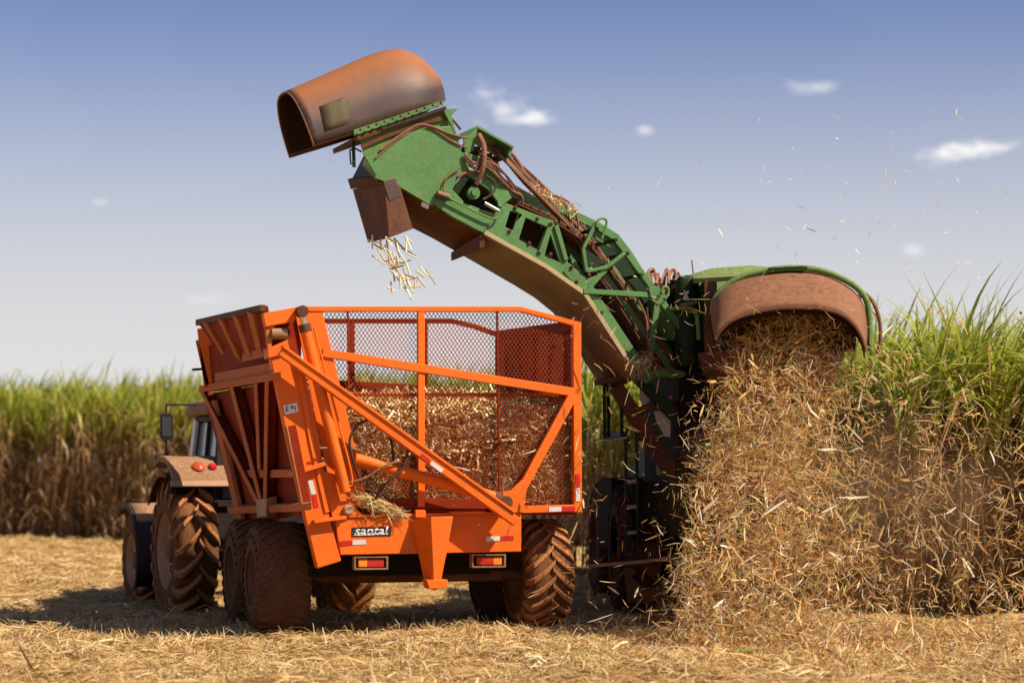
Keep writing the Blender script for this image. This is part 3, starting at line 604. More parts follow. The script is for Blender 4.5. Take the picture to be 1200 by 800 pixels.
v2, q2, i2 = strips(p2, np.where(bk2[:, None], rng.normal(size=(n2_, 1))*np.array(TRt)+rng.normal(size=(n2_, 1))*np.array([0, 0, .8])+rng.normal(0, .12, (n2_, 3)), rng.normal(size=(n2_, 3))*[1, 1, .6]), rng.uniform(.08, .32, n2_), rng.uniform(.006, .02, n2_), rng.normal(0, .5, n2_)); tb = rng.beta(1.6, 2.2, n2_)[i2]
Vv = np.concatenate([vtop, vlow, v1, v2]); o1 = 2*nn; o2 = o1+len(v1)
load = np_mesh('cane_load', Vv, np.concatenate(qs+[q1+o1, q2+o2]), M['billet'], np.concatenate([np.full(2*nn, .05), t1, tb]))
tag(load, 'heap of chopped cane and straw filling the orange mesh bin', 'cane load', kind='stuff')
# straw draped over the trailer's rear beam
n_ = 300; a0 = np.array(TR(424, 584, .03)); b0 = np.array(TR(468, 603, .03)); s = rng.random(n_)
pos = a0*(1-s[:, None])+b0*s[:, None]+rng.normal(0, .022, (n_, 3)); pos[:, 2] += rng.normal(0, .02, n_)
dr = np.array(b0-a0)[None]+rng.normal(0, .16, (n_, 3))
v1, q1, i1 = strips(pos, dr, rng.uniform(.1, .38, n_), rng.uniform(.005, .012, n_), rng.normal(0, .5, n_))
tag(np_mesh('straw_wisp', v1, q1, M['straw'], rng.uniform(.4, 1, n_)[i1]), 'wisp of pale straw caught on the trailer rear beam above the name plate', 'straw', kind='stuff')

# ------------------------------------------------------------------ tractor
AY = R_(22); AF = V((-math.sin(AY), math.cos(AY), 0)); AR = V((math.cos(AY), math.sin(AY), 0))
RA = V((-3.24, 27.75, 0)); GZT = -.20
tractor = empty('tractor', (RA.x, RA.y, GZT), 'dusty farm tractor with big lugged rear tyre, half hidden ahead of the orange trailer', 'tractor')
def A(r, f, z): return RA+AR*r+AF*f+UP*(z+GZT)
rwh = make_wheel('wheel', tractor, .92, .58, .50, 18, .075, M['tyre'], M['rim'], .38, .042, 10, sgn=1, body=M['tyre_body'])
rwh.location = A(-1.06, 0, .91)-tractor.location; rwh.rotation_euler.z = AY
c = copy_tree(rwh, tractor); c.location = A(1.06, 0, .91)-tractor.location; c.rotation_euler.z = AY+math.pi
fwh = make_wheel('wheel', tractor, .68, .42, .38, 18, .045, M['tyre'], M['rim'], .36, .03, 8, sgn=1, body=M['tyre_body'])
fwh.location = A(-1.02, 2.62, .68)-tractor.location; fwh.rotation_euler.z = AY
c = copy_tree(fwh, tractor); c.location = A(1.02, 2.62, .68)-tractor.location; c.rotation_euler.z = AY+math.pi
tb_ = MB(); tb_.box(A(0, .9, .85), (AR, AF, UP), (.28, 1.9, .25)); tb_.box(A(0, 0, .9), (AR, AF, UP), (.8, .16, .16)); tb_.box(A(0, 2.62, .62), (AR, AF, UP), (.85, .1, .1)); tb_.box(A(0, -.75, .55), (AR, AF, UP), (.09, .5, .05))
tb_.build('transmission', M['black'], tractor, .01)
bo = MB(); bo.loft([A(-.38, 1.2, 1.0), A(.38, 1.2, 1.0), A(.38, 3.3, .95), A(-.38, 3.3, .95)], [A(-.40, 1.2, 1.72), A(.40, 1.2, 1.72), A(.32, 3.3, 1.5), A(-.32, 3.3, 1.5)])
bo.build('bonnet', M['navy'], tractor, .06)
def fender(sx):
    prof = []; rows = []
    c0 = A(sx*1.06, 0, .91)
    for i in range(13):
        an = R_(170-i*11.0) # from behind, over the top, to the front
        rad = .98 if i > 1 else .98
        p = c0+AF*(math.cos(an)*rad)+UP*(math.sin(an)*rad)
        rows.append([p+AR*x_+UP*z_ for x_, z_ in ((-.30, -.03), (-.29, .015), (-.1, .03), (.30, .03), (.46, .03))] if sx < 0 else [p+AR*x_+UP*z_ for x_, z_ in ((-.30, .03), (-.22, .03), (.1, .03), (.29, .015), (.30, -.03))])
    return rows
for sx in (-1, 1):
    rows = fender(sx); m_ = MB().grid(rows[6:])
    fo = m_.build('rear_fender', M['rim_dark'], tractor, solid=.03)
    prof = [(.45, 2.04), (.1, 2.13), (-.2, 2.12), (-.46, 2.06), (-.64, 1.90), (-.70, 1.80), (-.66, 1.79), (-.58, 1.88), (-.42, 1.98), (-.2, 2.03), (.1, 2.05), (.45, 1.97)]
    r0_, r1_ = sx*.93-.45, sx*.93+.45
    pad = MB().loft([A(r0_, f_, z_) for f_, z_ in prof], [A(r1_, f_, z_) for f_, z_ in prof]).build('fender_pad', M['dustpaint'], fo, .03)
    MB().loft([A(r0_-.02, f_, z_) for f_, z_ in ((-.69, 1.82), (-.73, 1.74), (-.69, 1.73), (-.65, 1.80))], [A(r1_+.02, f_, z_) for f_, z_ in ((-.69, 1.82), (-.73, 1.74), (-.69, 1.73), (-.65, 1.80))]).build('fender_lip', M['rim'], fo, .012)
    nx = (-AF*.66+UP*.75)
    for rr_, rad_, mt in ((sx*.93-.08, .075, 'amber_red'), (sx*.93+.10, .05, 'red_lens')):
        MB().lathe([(0, rad_*1.15), (.015, rad_*1.1), (.02, rad_), (.04, rad_*.7), (.045, .001)], A(rr_, -.56, 1.985), nx, 20).build('brake_light', M[mt], pad)
    MB().box(A(sx*.93, -.35, 1.80), (AR, AF, UP), (.40, .10, .16)).build('mudguard_back', M['black'], fo)
for sx in (-1, 1):
    c0 = A(sx*1.04, 2.62, .68); rows = []
    for i in range(14):
        an = R_(205-i*11.5); p = c0+AF*(math.cos(an)*.78)+UP*(math.sin(an)*.78)
        rows.append([p+AR*-.25-UP*.05, p+AR*-.235, p, p+AR*.235, p+AR*.25-UP*.05])
    fo = MB().grid(rows).build('front_fender', M['navy'], tractor, solid=.025)
    rows2 = []
    for i in range(6, 12):
        an = R_(205-i*11.5); p = c0+AF*(math.cos(an)*.798)+UP*(math.sin(an)*.798)
        rows2.append([p+AR*-.2, p, p+AR*.235])
    MB().grid(rows2).build('dust_layer', M['dustpaint'], fo, solid=.008)
# cab
cab = MB()
zb, zt = 1.52, 2.62
cn = [(-.78, -.55), (.78, -.55), (.72, 1.15), (-.72, 1.15)]; ct = [(-.66, -.38), (.66, -.38), (.64, .95), (-.64, .95)]
for (a, b2) in zip(cn, ct): cab.bar(A(*a, zb), A(*b2, zt), .10, .10, AF)
for i in range(4): cab.bar(A(*cn[i], zb), A(*cn[(i+1) % 4], zb), .1, .1); cab.bar(A(*ct[i], zt), A(*ct[(i+1) % 4], zt), .08, .08)
cab.bar(A(-.76, .25, zb), A(-.66, .25, zt), .06, .07, AF)
co = cab.build('cab', M['navy'], tractor, .015)
MB().bar(A(-.77, 1.13, zb-.05), A(-.68, .92, zt), .16, .05, AR).build('cab_pillar', M['grey'], co, .01)
lc = MB(); lc.loft([A(-.80, -.54, .9), A(.80, -.54, .9), A(.74, 1.12, .9), A(-.74, 1.12, .9)], [A(-.80, -.54, 1.56), A(.80, -.54, 1.56), A(.74, 1.12, 1.56), A(-.74, 1.12, 1.56)]); lc.build('cab_base', M['navy'], co, .02)
for i in range(4):
    a, b2, c_, d_ = A(*cn[i], zb+.04), A(*cn[(i+1) % 4], zb+.04), A(*ct[(i+1) % 4], zt-.03), A(*ct[i], zt-.03)
    mid = (a+b2+c_+d_)/4
    MB().loft([mid+(p-mid)*.95 for p in (a, b2, c_, d_)], [mid+(p-mid)*.95+(A(0, .3, 1.9)-mid)*.008 for p in (a, b2, c_, d_)]).build('window', M['cab_glass_dark'], co)
rf = MB(); rf.loft([A(-.86, -.62, 2.66), A(.86, -.62, 2.66), A(.80, 1.2, 2.66), A(-.80, 1.2, 2.66)], [A(-.80, -.55, 2.86), A(.80, -.55, 2.86), A(.74, 1.1, 2.86), A(-.74, 1.1, 2.86)])
rf.build('cab_roof', M['dustpaint'], co, .05)
st = MB(); st.box(A(0, -.05, 1.35), (AR, AF, UP), (.25, .25, .08)); st.box(A(0, -.3, 1.7), (AR, AF, UP), (.24, .06, .35)); st.build('seat', M['black_clean'], co, .03)
MB().lathe([(-.02, .2), (0, .215), (.02, .2), (0, .185)], A(0, .55, 1.75), (AF*-.6+UP), 24, True).build('steering_wheel', M['black_clean'], co)
# mirror, arms and side lamp
TP = Plane(A(-1.05, .55, 0), -AF)
MB().tube([TP(x, y) for x, y in ((229, 474), (200, 474), (195, 476), (195, 500), (195, 528), (199, 540), (210, 545), (228, 546))], .014, 8, 5).build('mirror_arm', M['black_clean'], tractor)
mo = MB().plate(TP, [[(188, 486), (191, 484), (201, 484), (203, 488), (203, 512), (200, 515), (191, 515), (188, 511)]], .06, .05).build('mirror', M['black_clean'], tractor, .012)
MB().plate(TP, [[(190, 488), (201, 488), (201, 511), (190, 511)]], .004, .058).build('mirror_face', M['mirror'], mo)
MB().plate(TP, [[(181.5, 532.5), (198.5, 531), (199, 538.5), (182, 541)]], .10, .05).build('work_lamp', M['black_clean'], tractor, .015)

# ------------------------------------------------------------------ sugarcane harvester
HYAW = R_(4); HF = V((-math.sin(HYAW), math.cos(HYAW), 0)); HR = V((math.cos(HYAW), math.sin(HYAW), 0)); HO = V((2.93, 23.3, 0))
harv = empty('sugarcane_harvester', (HO.x, HO.y, 0), 'green sugarcane harvester with raised conveyor elevator and brown trash hood', 'harvester')
def H(r, f, z): return HO+HR*r+HF*f+UP*z
EYAW = R_(20); EN = V((math.sin(EYAW), -math.cos(EYAW), 0)); EP = Plane((1.66, 24.3, 0), EN); EW = 1.0
bd = MB()
bd.box(H(-.1, 3.4, 1.15), (HR, HF, UP), (.7, 3.6, .45)); bd.box(H(-.22, 2.6, 2.35), (HR, HF, UP), (.72, 1.5, .85))
body = bd.build('chassis', M['black'], harv, .02)
eh = MB(); rows = []
for i in range(9):
    an = math.pi*i/8; x_ = -math.cos(an)*1.06-.06; z_ = 3.25+.86*math.sin(an)**.55
    rows.append([H(x_*1.12, f, z_) for f in (1.35, 2.2, 3.2, 4.1)])
ehd = MB().grid(rows)
ehd.add([r[0] for r in rows], [tuple(range(9))]); ehd.add([r[-1] for r in rows], [tuple(range(8, -1, -1))])
ehd.build('engine_cover', M['green_dusty'], harv, solid=.02)
MB().lathe([(0, .001), (0, .14), (.95, .14), (1.02, .1), (1.04, .001)], P(805, 428, 24.45), UP, 20).build('air_cleaner', M['green_dark'], harv)
MB().lathe([(0, .001), (0, .10), (.27, .10), (.27, .085), (.36, .085), (.36, .001)], P(791, 365, 24.6), UP, 20).build('filter_can', M['black'], harv)
mk = MB()
for a, b2 in (((802, 340), (807, 352)), ((807, 341), (801, 351)), ((803, 346), (804, 352))): mk.tube([P(*a, 24.3), P(*b2, 24.3)], .012, 5)
mk.build('paint_mark', M['white'], harv)
tk = MB()
for a, b2 in (((775, 336), (812, 330)), ((760, 324), (770, 350)), ((768, 318), (780, 345)), ((786, 322), (776, 346)), ((797, 357), (816, 353)), ((800, 340), (818, 365))):
    pass
cx = MB()
for i in range(9):
    x0 = 757+i*4.2+rng.uniform(-2, 2); hx = rng.uniform(4, 16); cx.tube([P(x0, 340+rng.uniform(-8, 6), 24.5), P(x0+rng.uniform(-2, 3), 320+rng.uniform(-3, 8), 24.6+rng.uniform(0, .3)), P(x0+hx*.6, 318+rng.uniform(-2, 8), 24.8), P(x0+hx, 345+rng.uniform(-8, 8), 24.6)], rng.uniform(.012, .022), 8, 5)
cx.build('hydraulic_hose', M['hose'], harv)
MB().tube([P(813, 325, 24.7), P(810.5, 305, 24.7)], .008, 6).build('aerial', M['rust_dark'], harv)
MB().tube([P(x, y, 23.9) for x, y in ((784, 362), (806, 361), (815, 366), (818, 380), (819, 398))], .026, 10, 5).build('grab_rail', M['green_dusty'], harv)
MB().tube([P(797, 358, 23.8), P(816.5, 354, 23.8)], .018, 8).build('pipe_stub', M['hose'], harv)
# extractor drum, rear wall and trash hood
MB().lathe([(0, .66), (.3, .72), (.5, .80), (.55, .80)], H(.0, 0.45, 2.5), UP, 40).build('extractor_drum', M['rust_dark'], harv, solid=.03)
MB().loft([P(825, 328, 23.6), P(840, 326, 23.6), P(842, 440, 23.6), P(826, 440, 23.6)], [P(825, 328, 24.6), P(840, 326, 24.6), P(842, 440, 24.6), P(826, 440, 24.6)]).build('side_panel', M['rust_dark'], harv, .01)
MB().loft([P(812, 326, 23.7), P(905, 321, 23.2), P(905, 326, 23.2), P(812, 332, 23.7)], [P(812, 324, 24.6), P(905, 319, 24.2), P(905, 324, 24.2), P(812, 330, 24.6)]).build('deck_edge', M['green_dusty'], harv, .006)
outer = [(834, 372), (836, 352), (846, 338), (866, 327), (900, 320), (932, 318), (962, 321), (985, 331), (1003, 344), (1013, 362), (1016, 392)]
inner = [(838, 398), (844, 388), (858, 376), (882, 367), (910, 362), (934, 361), (960, 362), (984, 368), (1000, 380), (1010, 396), (1014, 412)]
def spl(pts, n):
    o = []; q = [pts[0]]+list(pts)+[pts[-1]]
    for i in range(1, len(q)-2):
        for k in range(n):
            t = k/n; p0, p1, p2, p3 = [V((a[0], a[1])) for a in q[i-1:i+3]]
            o.append(.5*((2*p1)+(p2-p0)*t+(2*p0-5*p1+4*p2-p3)*t*t+(3*p1-p0-3*p2+p3)*t**3))
    o.append(V(pts[-1])); return o
so, si = spl(outer, 3), spl(inner, 3); rows = []
for s in np.linspace(0, 1, 7):
    rows.append([P(*(a.lerp(b2, s**1.1)), 23.05-(.95*math.sin(s*math.pi/2))) for a, b2 in zip(so, si)])
hood_rows = rows
back = [[P(600+(a.x-600), a.y, 23.05+.5) for a in so]]
hd = MB().grid(back+rows); hood = hd.build('trash_hood', M['hood_rust'], harv, solid=.02)
MB().tube([r_ for r_ in rows[-1]], .018, 8).build('hood_lip', M['rust_dark'], hood)
MB().grid([[p+V((0, .06, -.06)) for p in r_] for r_ in [rows[0], rows[3], rows[-1]]]).build('hood_inner_shade', M['inside_shade'], hood, solid=.01)  # added dark sheet, shade inside the hood put into its colour
MB().loft([P(840, 345, 23.4), P(1010, 345, 23.4), P(1002, 412, 23.4), P(846, 412, 23.4)], [P(840, 345, 23.45), P(1010, 345, 23.45), P(1002, 412, 23.45), P(846, 412, 23.45)]).build('hood_throat', M['inside_shade'], hood)  # added back plate, dark in colour to shade the hood's inside
MB().tube([P(x, y, 22.95) for x, y in ((835, 368), (838, 350), (850, 336), (868, 325), (900, 316.5), (932, 314), (962, 317), (988, 327), (1008, 341), (1018, 362), (1020, 410))], .035, 10, 4).build('hood_tube', M['green_dusty'], hood)
MB().tube([P(x, y, 23.1) for x, y in ((1008, 340), (1022, 352), (1030, 372), (1032, 395), (1028, 415))], .022, 8, 4).build('hood_hose', M['hose'], hood)
MB().plate(Plane(P(925, 313, 22.9), (0, -1, 0)), [[(901, 313.5), (946, 311.5), (946, 314.5), (901, 316.5)]], .25).build('top_step', M['green_dark'], hood)
# lower rear: frame, arms, plates, ladder, platform, wheels
ar = MB(); AP = Plane((1.9, 24.6, 0), (0.1, -1, 0))
ar.pbar(AP, (722, 452), (790, 556), 17, .14); ar.build('support_arm', M['rust_dark'], harv, .01)
MB().pbar(AP, (742, 436), (806, 503), 13, .12, .2).build('lift_arm', M['green_dark'], harv, .01)
MB().pbar(AP, (748, 480), (800, 470), 7, .1, .05).build('cross_arm', M['rust_dark'], harv, .008)
MB().plate(AP, [[(703, 443), (745, 437), (745, 444), (703, 450)]], .5, .1).build('pivot_beam', M['rust_dark'], harv, .01)
for pts in ([(750, 452), (762, 454), (761, 472), (754, 475), (750, 468)], [(767, 482), (780, 480), (787, 488), (786, 512), (780, 512), (770, 494)]):
    MB().plate(AP, [pts], .05, -.15).build('white_panel', M['white'], harv, .008)
MB().plate(AP, [[(768, 516), (772, 518), (790, 548), (788, 553), (770, 557)]], .05, -.12).build('beige_panel', M['beige'], harv, .006)
LP = Plane((1.25, 24.55, 0), (.05, -1, 0))
ld = MB()
for x0 in (733.5, 746): ld.pbar(LP, (x0, 505), (x0+1.5, 652), 4, .05)
ladder = ld.build('ladder', M['green_dark'], harv, .006)
for i, y in enumerate((531, 562, 592, 622)): MB().plate(LP, [[(735, y), (746, y-1), (746, y+3.5), (735, y+4.5)]], .10, .02).build('rung', M['beige'], ladder, .004)
pf = MB().loft([P(710, 516, 24.5), P(735, 511, 24.5), P(735, 506, 26.2), P(706, 508, 26.2)], [P(710, 519, 24.5), P(735, 514, 24.5), P(735, 509, 26.2), P(706, 511, 26.2)]).build('platform', M['beige'], harv, .006)
rl_ = MB()
for x0, Y_ in ((708, 24.55), (712.5, 25.3), (728, 24.6)): rl_.tube([P(x0, 452, Y_), P(x0+1, 514, Y_)], .022, 8)
rl_.tube([P(708, 452, 24.55), P(728, 452, 24.6)], .02, 8); rl_.build('guard_rail', M['green_dark'], harv)
rl2 = MB(); rl2.pbar(LP, (708, 463), (726, 459), 4, .05); rl2.build('rail_plate', M['beige'], harv)
st = MB(); st.plate(LP, [[(690, 661), (716, 659), (742, 657), (768, 654), (780, 652), (780, 655), (768, 658), (742, 661), (716, 663), (690, 665)]], .06, .1); st.build('step_bar', M['rim'], harv, .006)
hk = MB(); hk.plate(LP, [[(732, 665), (743, 664), (748, 682), (757, 692), (775, 684), (778, 700), (760, 706), (736, 706)]], .10, .06); hk.build('towing_hook', M['rust_dark'], harv, .012)
un = MB(); un.box(H(-1.15, 1.9, 1.25), (HR, HF, UP), (.28, .5, .35)); un.box(H(-1.35, 3.3, 1.2), (HR, HF, UP), (.2, .8, .45)); un.box(H(0, .5, 1.35), (HR, HF, UP), (1.1, .25, .35))
un.build('fuel_tank', M['black'], harv, .05)
hw = make_wheel('wheel', harv, .80, .52, .42, 20, .045, M['tyre_dark'], M['rim_dark'], .36, .034)
hw.location = H(-1.32, 2.2, .78)-harv.location; hw.rotation_euler.z = HYAW
for r_, f_ in ((1.25, 2.2), (-1.2, 5.6), (1.25, 5.6)):
    c = copy_tree(hw, harv); c.location = H(r_, f_, .78)-harv.location
cb = MB(); cb.loft([H(-.75, 4.9, 1.7), H(.95, 4.9, 1.7), H(.95, 6.4, 1.7), H(-.75, 6.4, 1.7)], [H(-.65, 5.0, 2.2), H(.85, 5.0, 2.2), H(.85, 6.3, 2.2), H(-.65, 6.3, 2.2)])
for a, b2 in (((-.7, 4.95), (-.6, 5.1)), ((.9, 4.95), (.8, 5.1)), ((.9, 6.35), (.8, 6.1)), ((-.7, 6.35), (-.6, 6.1))): cb.bar(H(*a, 2.15), H(*b2, 3.1), .08, .08)
cb.box(H(.1, 5.6, 3.14), (HR, HF, UP), (.8, .62, .06))
cbo = cb.build('cab', M['green_dark'], harv, .02)
MB().loft([H(-.62, 5.02, 2.2), H(.82, 5.02, 2.2), H(.82, 6.25, 2.2), H(-.62, 6.25, 2.2)], [H(-.54, 5.14, 3.08), H(.74, 5.14, 3.08), H(.74, 6.05, 3.08), H(-.54, 6.05, 3.08)]).build('window', M['dark_glass'], cbo)
for sx in (-.5, .8):
    MB().lathe([(0, .32), (1.6, .22), (2.0, .05)], H(sx, 7.0, .3), HF*.6+UP*.8, 16).build('crop_divider', M['green_dark'], harv)
# --- elevator (a part; its pieces are sub-parts)
lower = [(560, 268), (568, 272), (640, 312), (686, 344), (713, 386), (740, 428), (758, 444)]
def near_plate(k, holes=True):
    m = MB()
    out = [(588, 236), (648, 259), (652, 268), (666, 308), (690, 327), (698, 340), (722, 376), (754, 424), (766, 440), (752, 447), (738, 430), (684, 347), (638, 314), (566, 273), (576, 258)]
    hl = [[(598, 247), (608, 250), (601, 270), (592, 266)], [(616, 255), (641, 266), (630, 293), (608, 281)], [(645, 275), (657, 308), (638, 300)]] if holes else []
    return m.plate(EP, [out]+hl, .05, k)
elev = near_plate(0).build('elevator', M['green'], harv, .005)
near_plate(-EW+.05, True).build('far_side', M['green'], elev)
fl2 = MB(); fl2.ppath(EP, lower[1:], 5, .09, .03); fl2.build('lower_flange', M['flange'], elev, .004)
MB().plate(EP, [[(575, 262), (600, 240), (650, 262), (668, 305), (700, 335), (758, 432), (742, 430), (690, 348), (640, 314)]], .02, -.24).build('conveyor_casing', M['inside_shade'], elev)
# belly sheet under the whole boom
chord = [(466, 216), (507, 240), (540, 257), (568, 273), (604, 294), (640, 315), (664, 330), (686, 348), (713, 390), (740, 432), (748, 440)]
nearp = [EP(x, y, 0) for x, y in chord]; rowsb = []
for s, dz in ((0, 0), (.3, -.07), (.62, -.10), (1, -.10)):
    rowsb.append([p-EN*(EW*s)+UP*dz for p in nearp])
MB().grid([r_[3:] for r_ in rowsb]).build('belly_sheet', M['belly'], elev, solid=.02)
MB().grid([r_[:4] for r_ in rowsb]).build('head_floor', M['rust_dark'], elev, solid=.02)
fb_ = MB(); fb_.prism([[rowsb[3][3]+UP*.0, rowsb[0][3], rowsb[0][3]-UP*.16, rowsb[3][3]-UP*.10]], V((-.06, 0, -.02))); fb_.build('floor_step', M['rust_dark'], elev, .005)
# working floors and slats seen through the openings
up_f = [EP(x, y, -.06) for x, y in ((560, 215), (600, 236), (640, 254), (690, 285), (725, 330), (775, 405), (800, 440))]
MB().grid([[p for p in up_f], [p-EN*(EW-.12) for p in up_f]]).build('conveyor_floor', M['rust_dark'], elev, solid=.015)
sl = MB()
for i in range(26):
    s = i/25*(len(up_f)-1); j = min(int(s), len(up_f)-2); p = up_f[j].lerp(up_f[j+1], s-j)+UP*.04
    sl.bar(p, p-EN*(EW-.12), .03, .09, up_f[j+1]-up_f[j])
sl.build('conveyor_slat', M['rust_dark'], elev)
# top guard rail (near and far), inspection frame, braces
tg = MB(); tg.ppath(EP, [(655, 243), (700, 264), (722, 278), (736, 296), (750, 318), (769, 343)], 9, .05, -.30); tg.build('guard_plate', M['green'], elev, .005)
tg = MB(); tg.plate(EP, [[(697, 262), (720, 272), (736, 294), (730, 300), (716, 290), (698, 280)]], .03, -.34); tg.build('guard_web', M['green'], elev)
fm2 = MB()
for a, b2 in (((699, 261), (684, 291)), ((684, 291), (688, 318)), ((688, 318), (713, 312)), ((713, 312), (733, 296))): fm2.pbar(EP, a, b2, 4, .05, .05)
fm2.build('inspection_frame', M['green'], elev, .004)
MB().plate(EP, [[(686, 292), (712, 308), (690, 315)], ], .02, -.03).build('inspection_sheet', M['green_dark'], elev)
MB().ptube(EP, [(699, 265), (701, 258), (707, 256), (711, 260), (708, 272), (705, 280)], .014, .06, 5).build('lifting_loop', M['green_dusty'], elev)
br = MB()
for a, b2, wd, k in (((684, 341), (770, 346), 6, .04), ((772, 346), (760, 434), 6.5, .05), ((774, 350), (814, 406), 7, .04), ((707, 318), (790, 436), 6, -.12), ((716, 312), (802, 434), 4.5, -.32), ((664, 305), (652, 264), 5, .03), ((646, 262), (633, 296), 4.5, .03),
                     ((690, 338), (712, 312), 6, .02), ((735, 296), (769, 342), 7, -.1)):
    br.pbar(EP, a, b2, wd, .05, k)
br.build('lattice_brace', M['green'], elev, .005)
MB().plate(EP, [[(660, 318), (668, 308), (676, 320), (690, 326), (712, 318), (700, 330), (692, 336), (698, 350), (684, 346)]], .05, .015).build('gusset', M['green'], elev, .005)
MB().plate(EP, [[(760, 338), (770, 335), (779, 342), (781, 352), (772, 358), (764, 352)]], .06, .06).build('node_plate', M['green'], elev, .006)
MB().ptube(EP, [(775, 343), (777, 337), (782, 337), (783, 344), (779, 350)], .018, .06, 5).build('lifting_lug', M['green_dusty'], elev)
MB().ptube(EP, [(766, 437), (806, 439)], .05, .03, 0, 14).build('pivot_tube', M['green_dusty'], elev)
MB().plate(EP, [[(740, 425), (762, 430), (768, 440), (758, 450), (744, 440)]], .06, .03).build('foot_gusset', M['green'], elev, .006)
# head side plate with its octagonal opening, rollers, motor
hp = MB(); hp.plate(EP, [[(507, 239), (540, 178), (562, 183), (586, 206), (600, 232), (590, 240), (577, 259), (566, 273), (530, 254)], [(530, 222), (538, 208), (548, 205), (572, 222), (583, 236), (585, 246), (580, 250), (566, 246), (545, 238)], [(549, 187), (560, 189), (572, 200), (566, 203), (550, 199)]], .05, .02)
hp.build('head_plate', M['green'], elev, .006)
MB().plate(EP, [[(520, 232), (545, 203), (588, 224), (586, 262), (556, 262)]], .03, -.30).build('head_back', M['green_dark'], elev)
MB().ptube(EP, [(568, 238), (584, 247)], .022, .06, 0, 10).build('tension_rod', M['chrome'], elev)
MB().ptube(EP, [(512, 227), (526, 232)], .040, .07, 0, 14).build('drive_motor', M['rust'], elev)
MB().ptube(EP, [(526, 232), (570, 254), (584, 255), (590, 246)], .012, .07, 3).build('guard_lip', M['green_dusty'], elev)
MB().lathe([(0, .001), (0, .07), (.08, .07), (.08, .04), (.12, .04), (.12, .001)], EP(553, 227, -.02), EN, 18).build('shaft_hub', M['green'], elev)
# transition box (green) below the rotating bonnet
def ED(x, y, d): return EP(x, y, 0)-EN*d     # point under (x, y) on the near side, d metres behind it
tbx = MB()
fa = [(440, 206), (427, 184), (455, 168), (500, 150), (531, 147), (541, 177), (507, 240), (466, 216)]
tbx.loft([EP(x, y, .03) for x, y in fa], [EP(x, y, -.93) for x, y in ((430, 212), (424, 194), (438, 178), (480, 160), (508, 157), (515, 187), (485, 250), (446, 227))])
thead = tbx.build('elbow_box', M['green'], elev, .012)
nk = MB(); nk.loft([EP(x, y, -.03) for x, y in ((427, 186), (421, 160), (518, 129), (531, 150), (500, 152))], [EP(x, y, -.92) for x, y in ((427, 186), (421, 160), (518, 129), (531, 150), (500, 152))])
nk.build('elbow_neck', M['green_dusty'], thead, .01)
MB().ppath(EP, [(424, 172), (452, 160), (498, 143), (522, 138)], 5, .03, .0).build('neck_shadow_band', M['rust_dark'], thead, .003)  # dark band for the shadow under the bonnet, put into the colour
MB().plate(EP, [[(519, 128), (537, 127), (529, 136), (541, 177), (530, 150)]], .04, .035).build('ear_plate', M['green'], thead, .004)
MB().ppath(EP, [(440, 207), (466, 216), (507, 240)], 3, .05, .03).build('bottom_lip', M['green_dusty'], thead, .003)
MB().plate(EP, [[(495, 236), (503, 240), (502, 245), (494, 241)]], .03, .0).build('sticker', M['white'], thead)
rg = MB(); rg.prism([[ED(x, y, -.03) for x, y in ((417, 160), (522, 125), (523, 130), (418, 166))]], -EN*1.0); rg.build('slew_ring', M['rust_dark'], elev, .006)
gr = MB()
for i in range(34):
    s = i/33; x, y = 447+s*73, 151.5-s*24; gr.box(ED(x, y, -.035), (EN, UP, HR), (.012, .018, .008))
gr.build('ring_teeth', M['rust'], elev)
# bonnet: arched shell, open at the left end and beneath
Bp = [(367, 170), (400, 160), (432, 150), (462, 140), (486, 132), (504, 126), (514, 123), (519, 121)]
Tp = [(331, 110), (384, 87), (424, 69.5), (458, 60), (484, 68), (505, 88), (514, 104), (519, 118)]
Wp = [1, 1, 1, 1, .96, .84, .66, .4]
bsp, tsp, wsp = spl(Bp, 4), spl(Tp, 4), [a.x for a in spl([(w_, 0) for w_ in Wp], 4)]
hw_ = .52; EC = Plane(EP.o-EN*.5, EN)
def bonnet_pt(i, ph, grow=0.0):
    cbase = EP(*bsp[i], 0)-EN*.5; top = EC(*tsp[i], 0)-cbase
    c_, s_ = math.cos(ph), math.sin(ph)
    c_ = math.copysign(abs(c_)**.75, c_); s_ = abs(s_)**.85
    return cbase+EN*(c_*(hw_+grow)*wsp[i])+top*(s_*(1+grow*1.2))
rows = [[bonnet_pt(i, math.pi*k/28) for k in range(29)] for i in range(len(bsp))]
bon = MB().grid(rows).build('bonnet', M['rust'], elev, solid=.022)
MB().grid([[bonnet_pt(i, math.pi*(k+.4)/28.8, -.022) for k in range(29)] for i in range(len(bsp)-3)]).build('bonnet_inner_shade', M['inside_shade'], bon, solid=.006)  # added inner shell, near-black to put the mouth's shade into colour
MB().tube(rows[0], .012, 8).build('mouth_rim', M['hood_rust'], bon)
i0, i1_ = 2, 7
MB().grid([[bonnet_pt(i*.25+.5 if 0 else i, .10+.40*k/5, .014) for k in range(6)] for i in range(2, 6)]).build('patch_plate', M['patch'], bon, solid=.006)
MB().prism([[ED(x, y, -.045) for x, y in ((413, 153), (518, 118.5), (518.5, 124), (414, 160))]], -EN*.03).build('base_strip', M['green'], bon, .003)
MB().prism([[ED(x, y, -.01) for x, y in ((366, 169), (415, 154), (415.5, 157), (367, 172))]], -EN*.03).build('base_edge', M['hood_rust'], bon, .003)
for i in range(11):
    x_ = 420+i*9.4; MB().lathe([(0, .016), (.008, .016), (.010, .010), (.018, .009), (.019, .001)], ED(x_, 154.2-(x_-418)*.338, -.08), EN, 8).build('bolt', M['rust_dark'], bon)
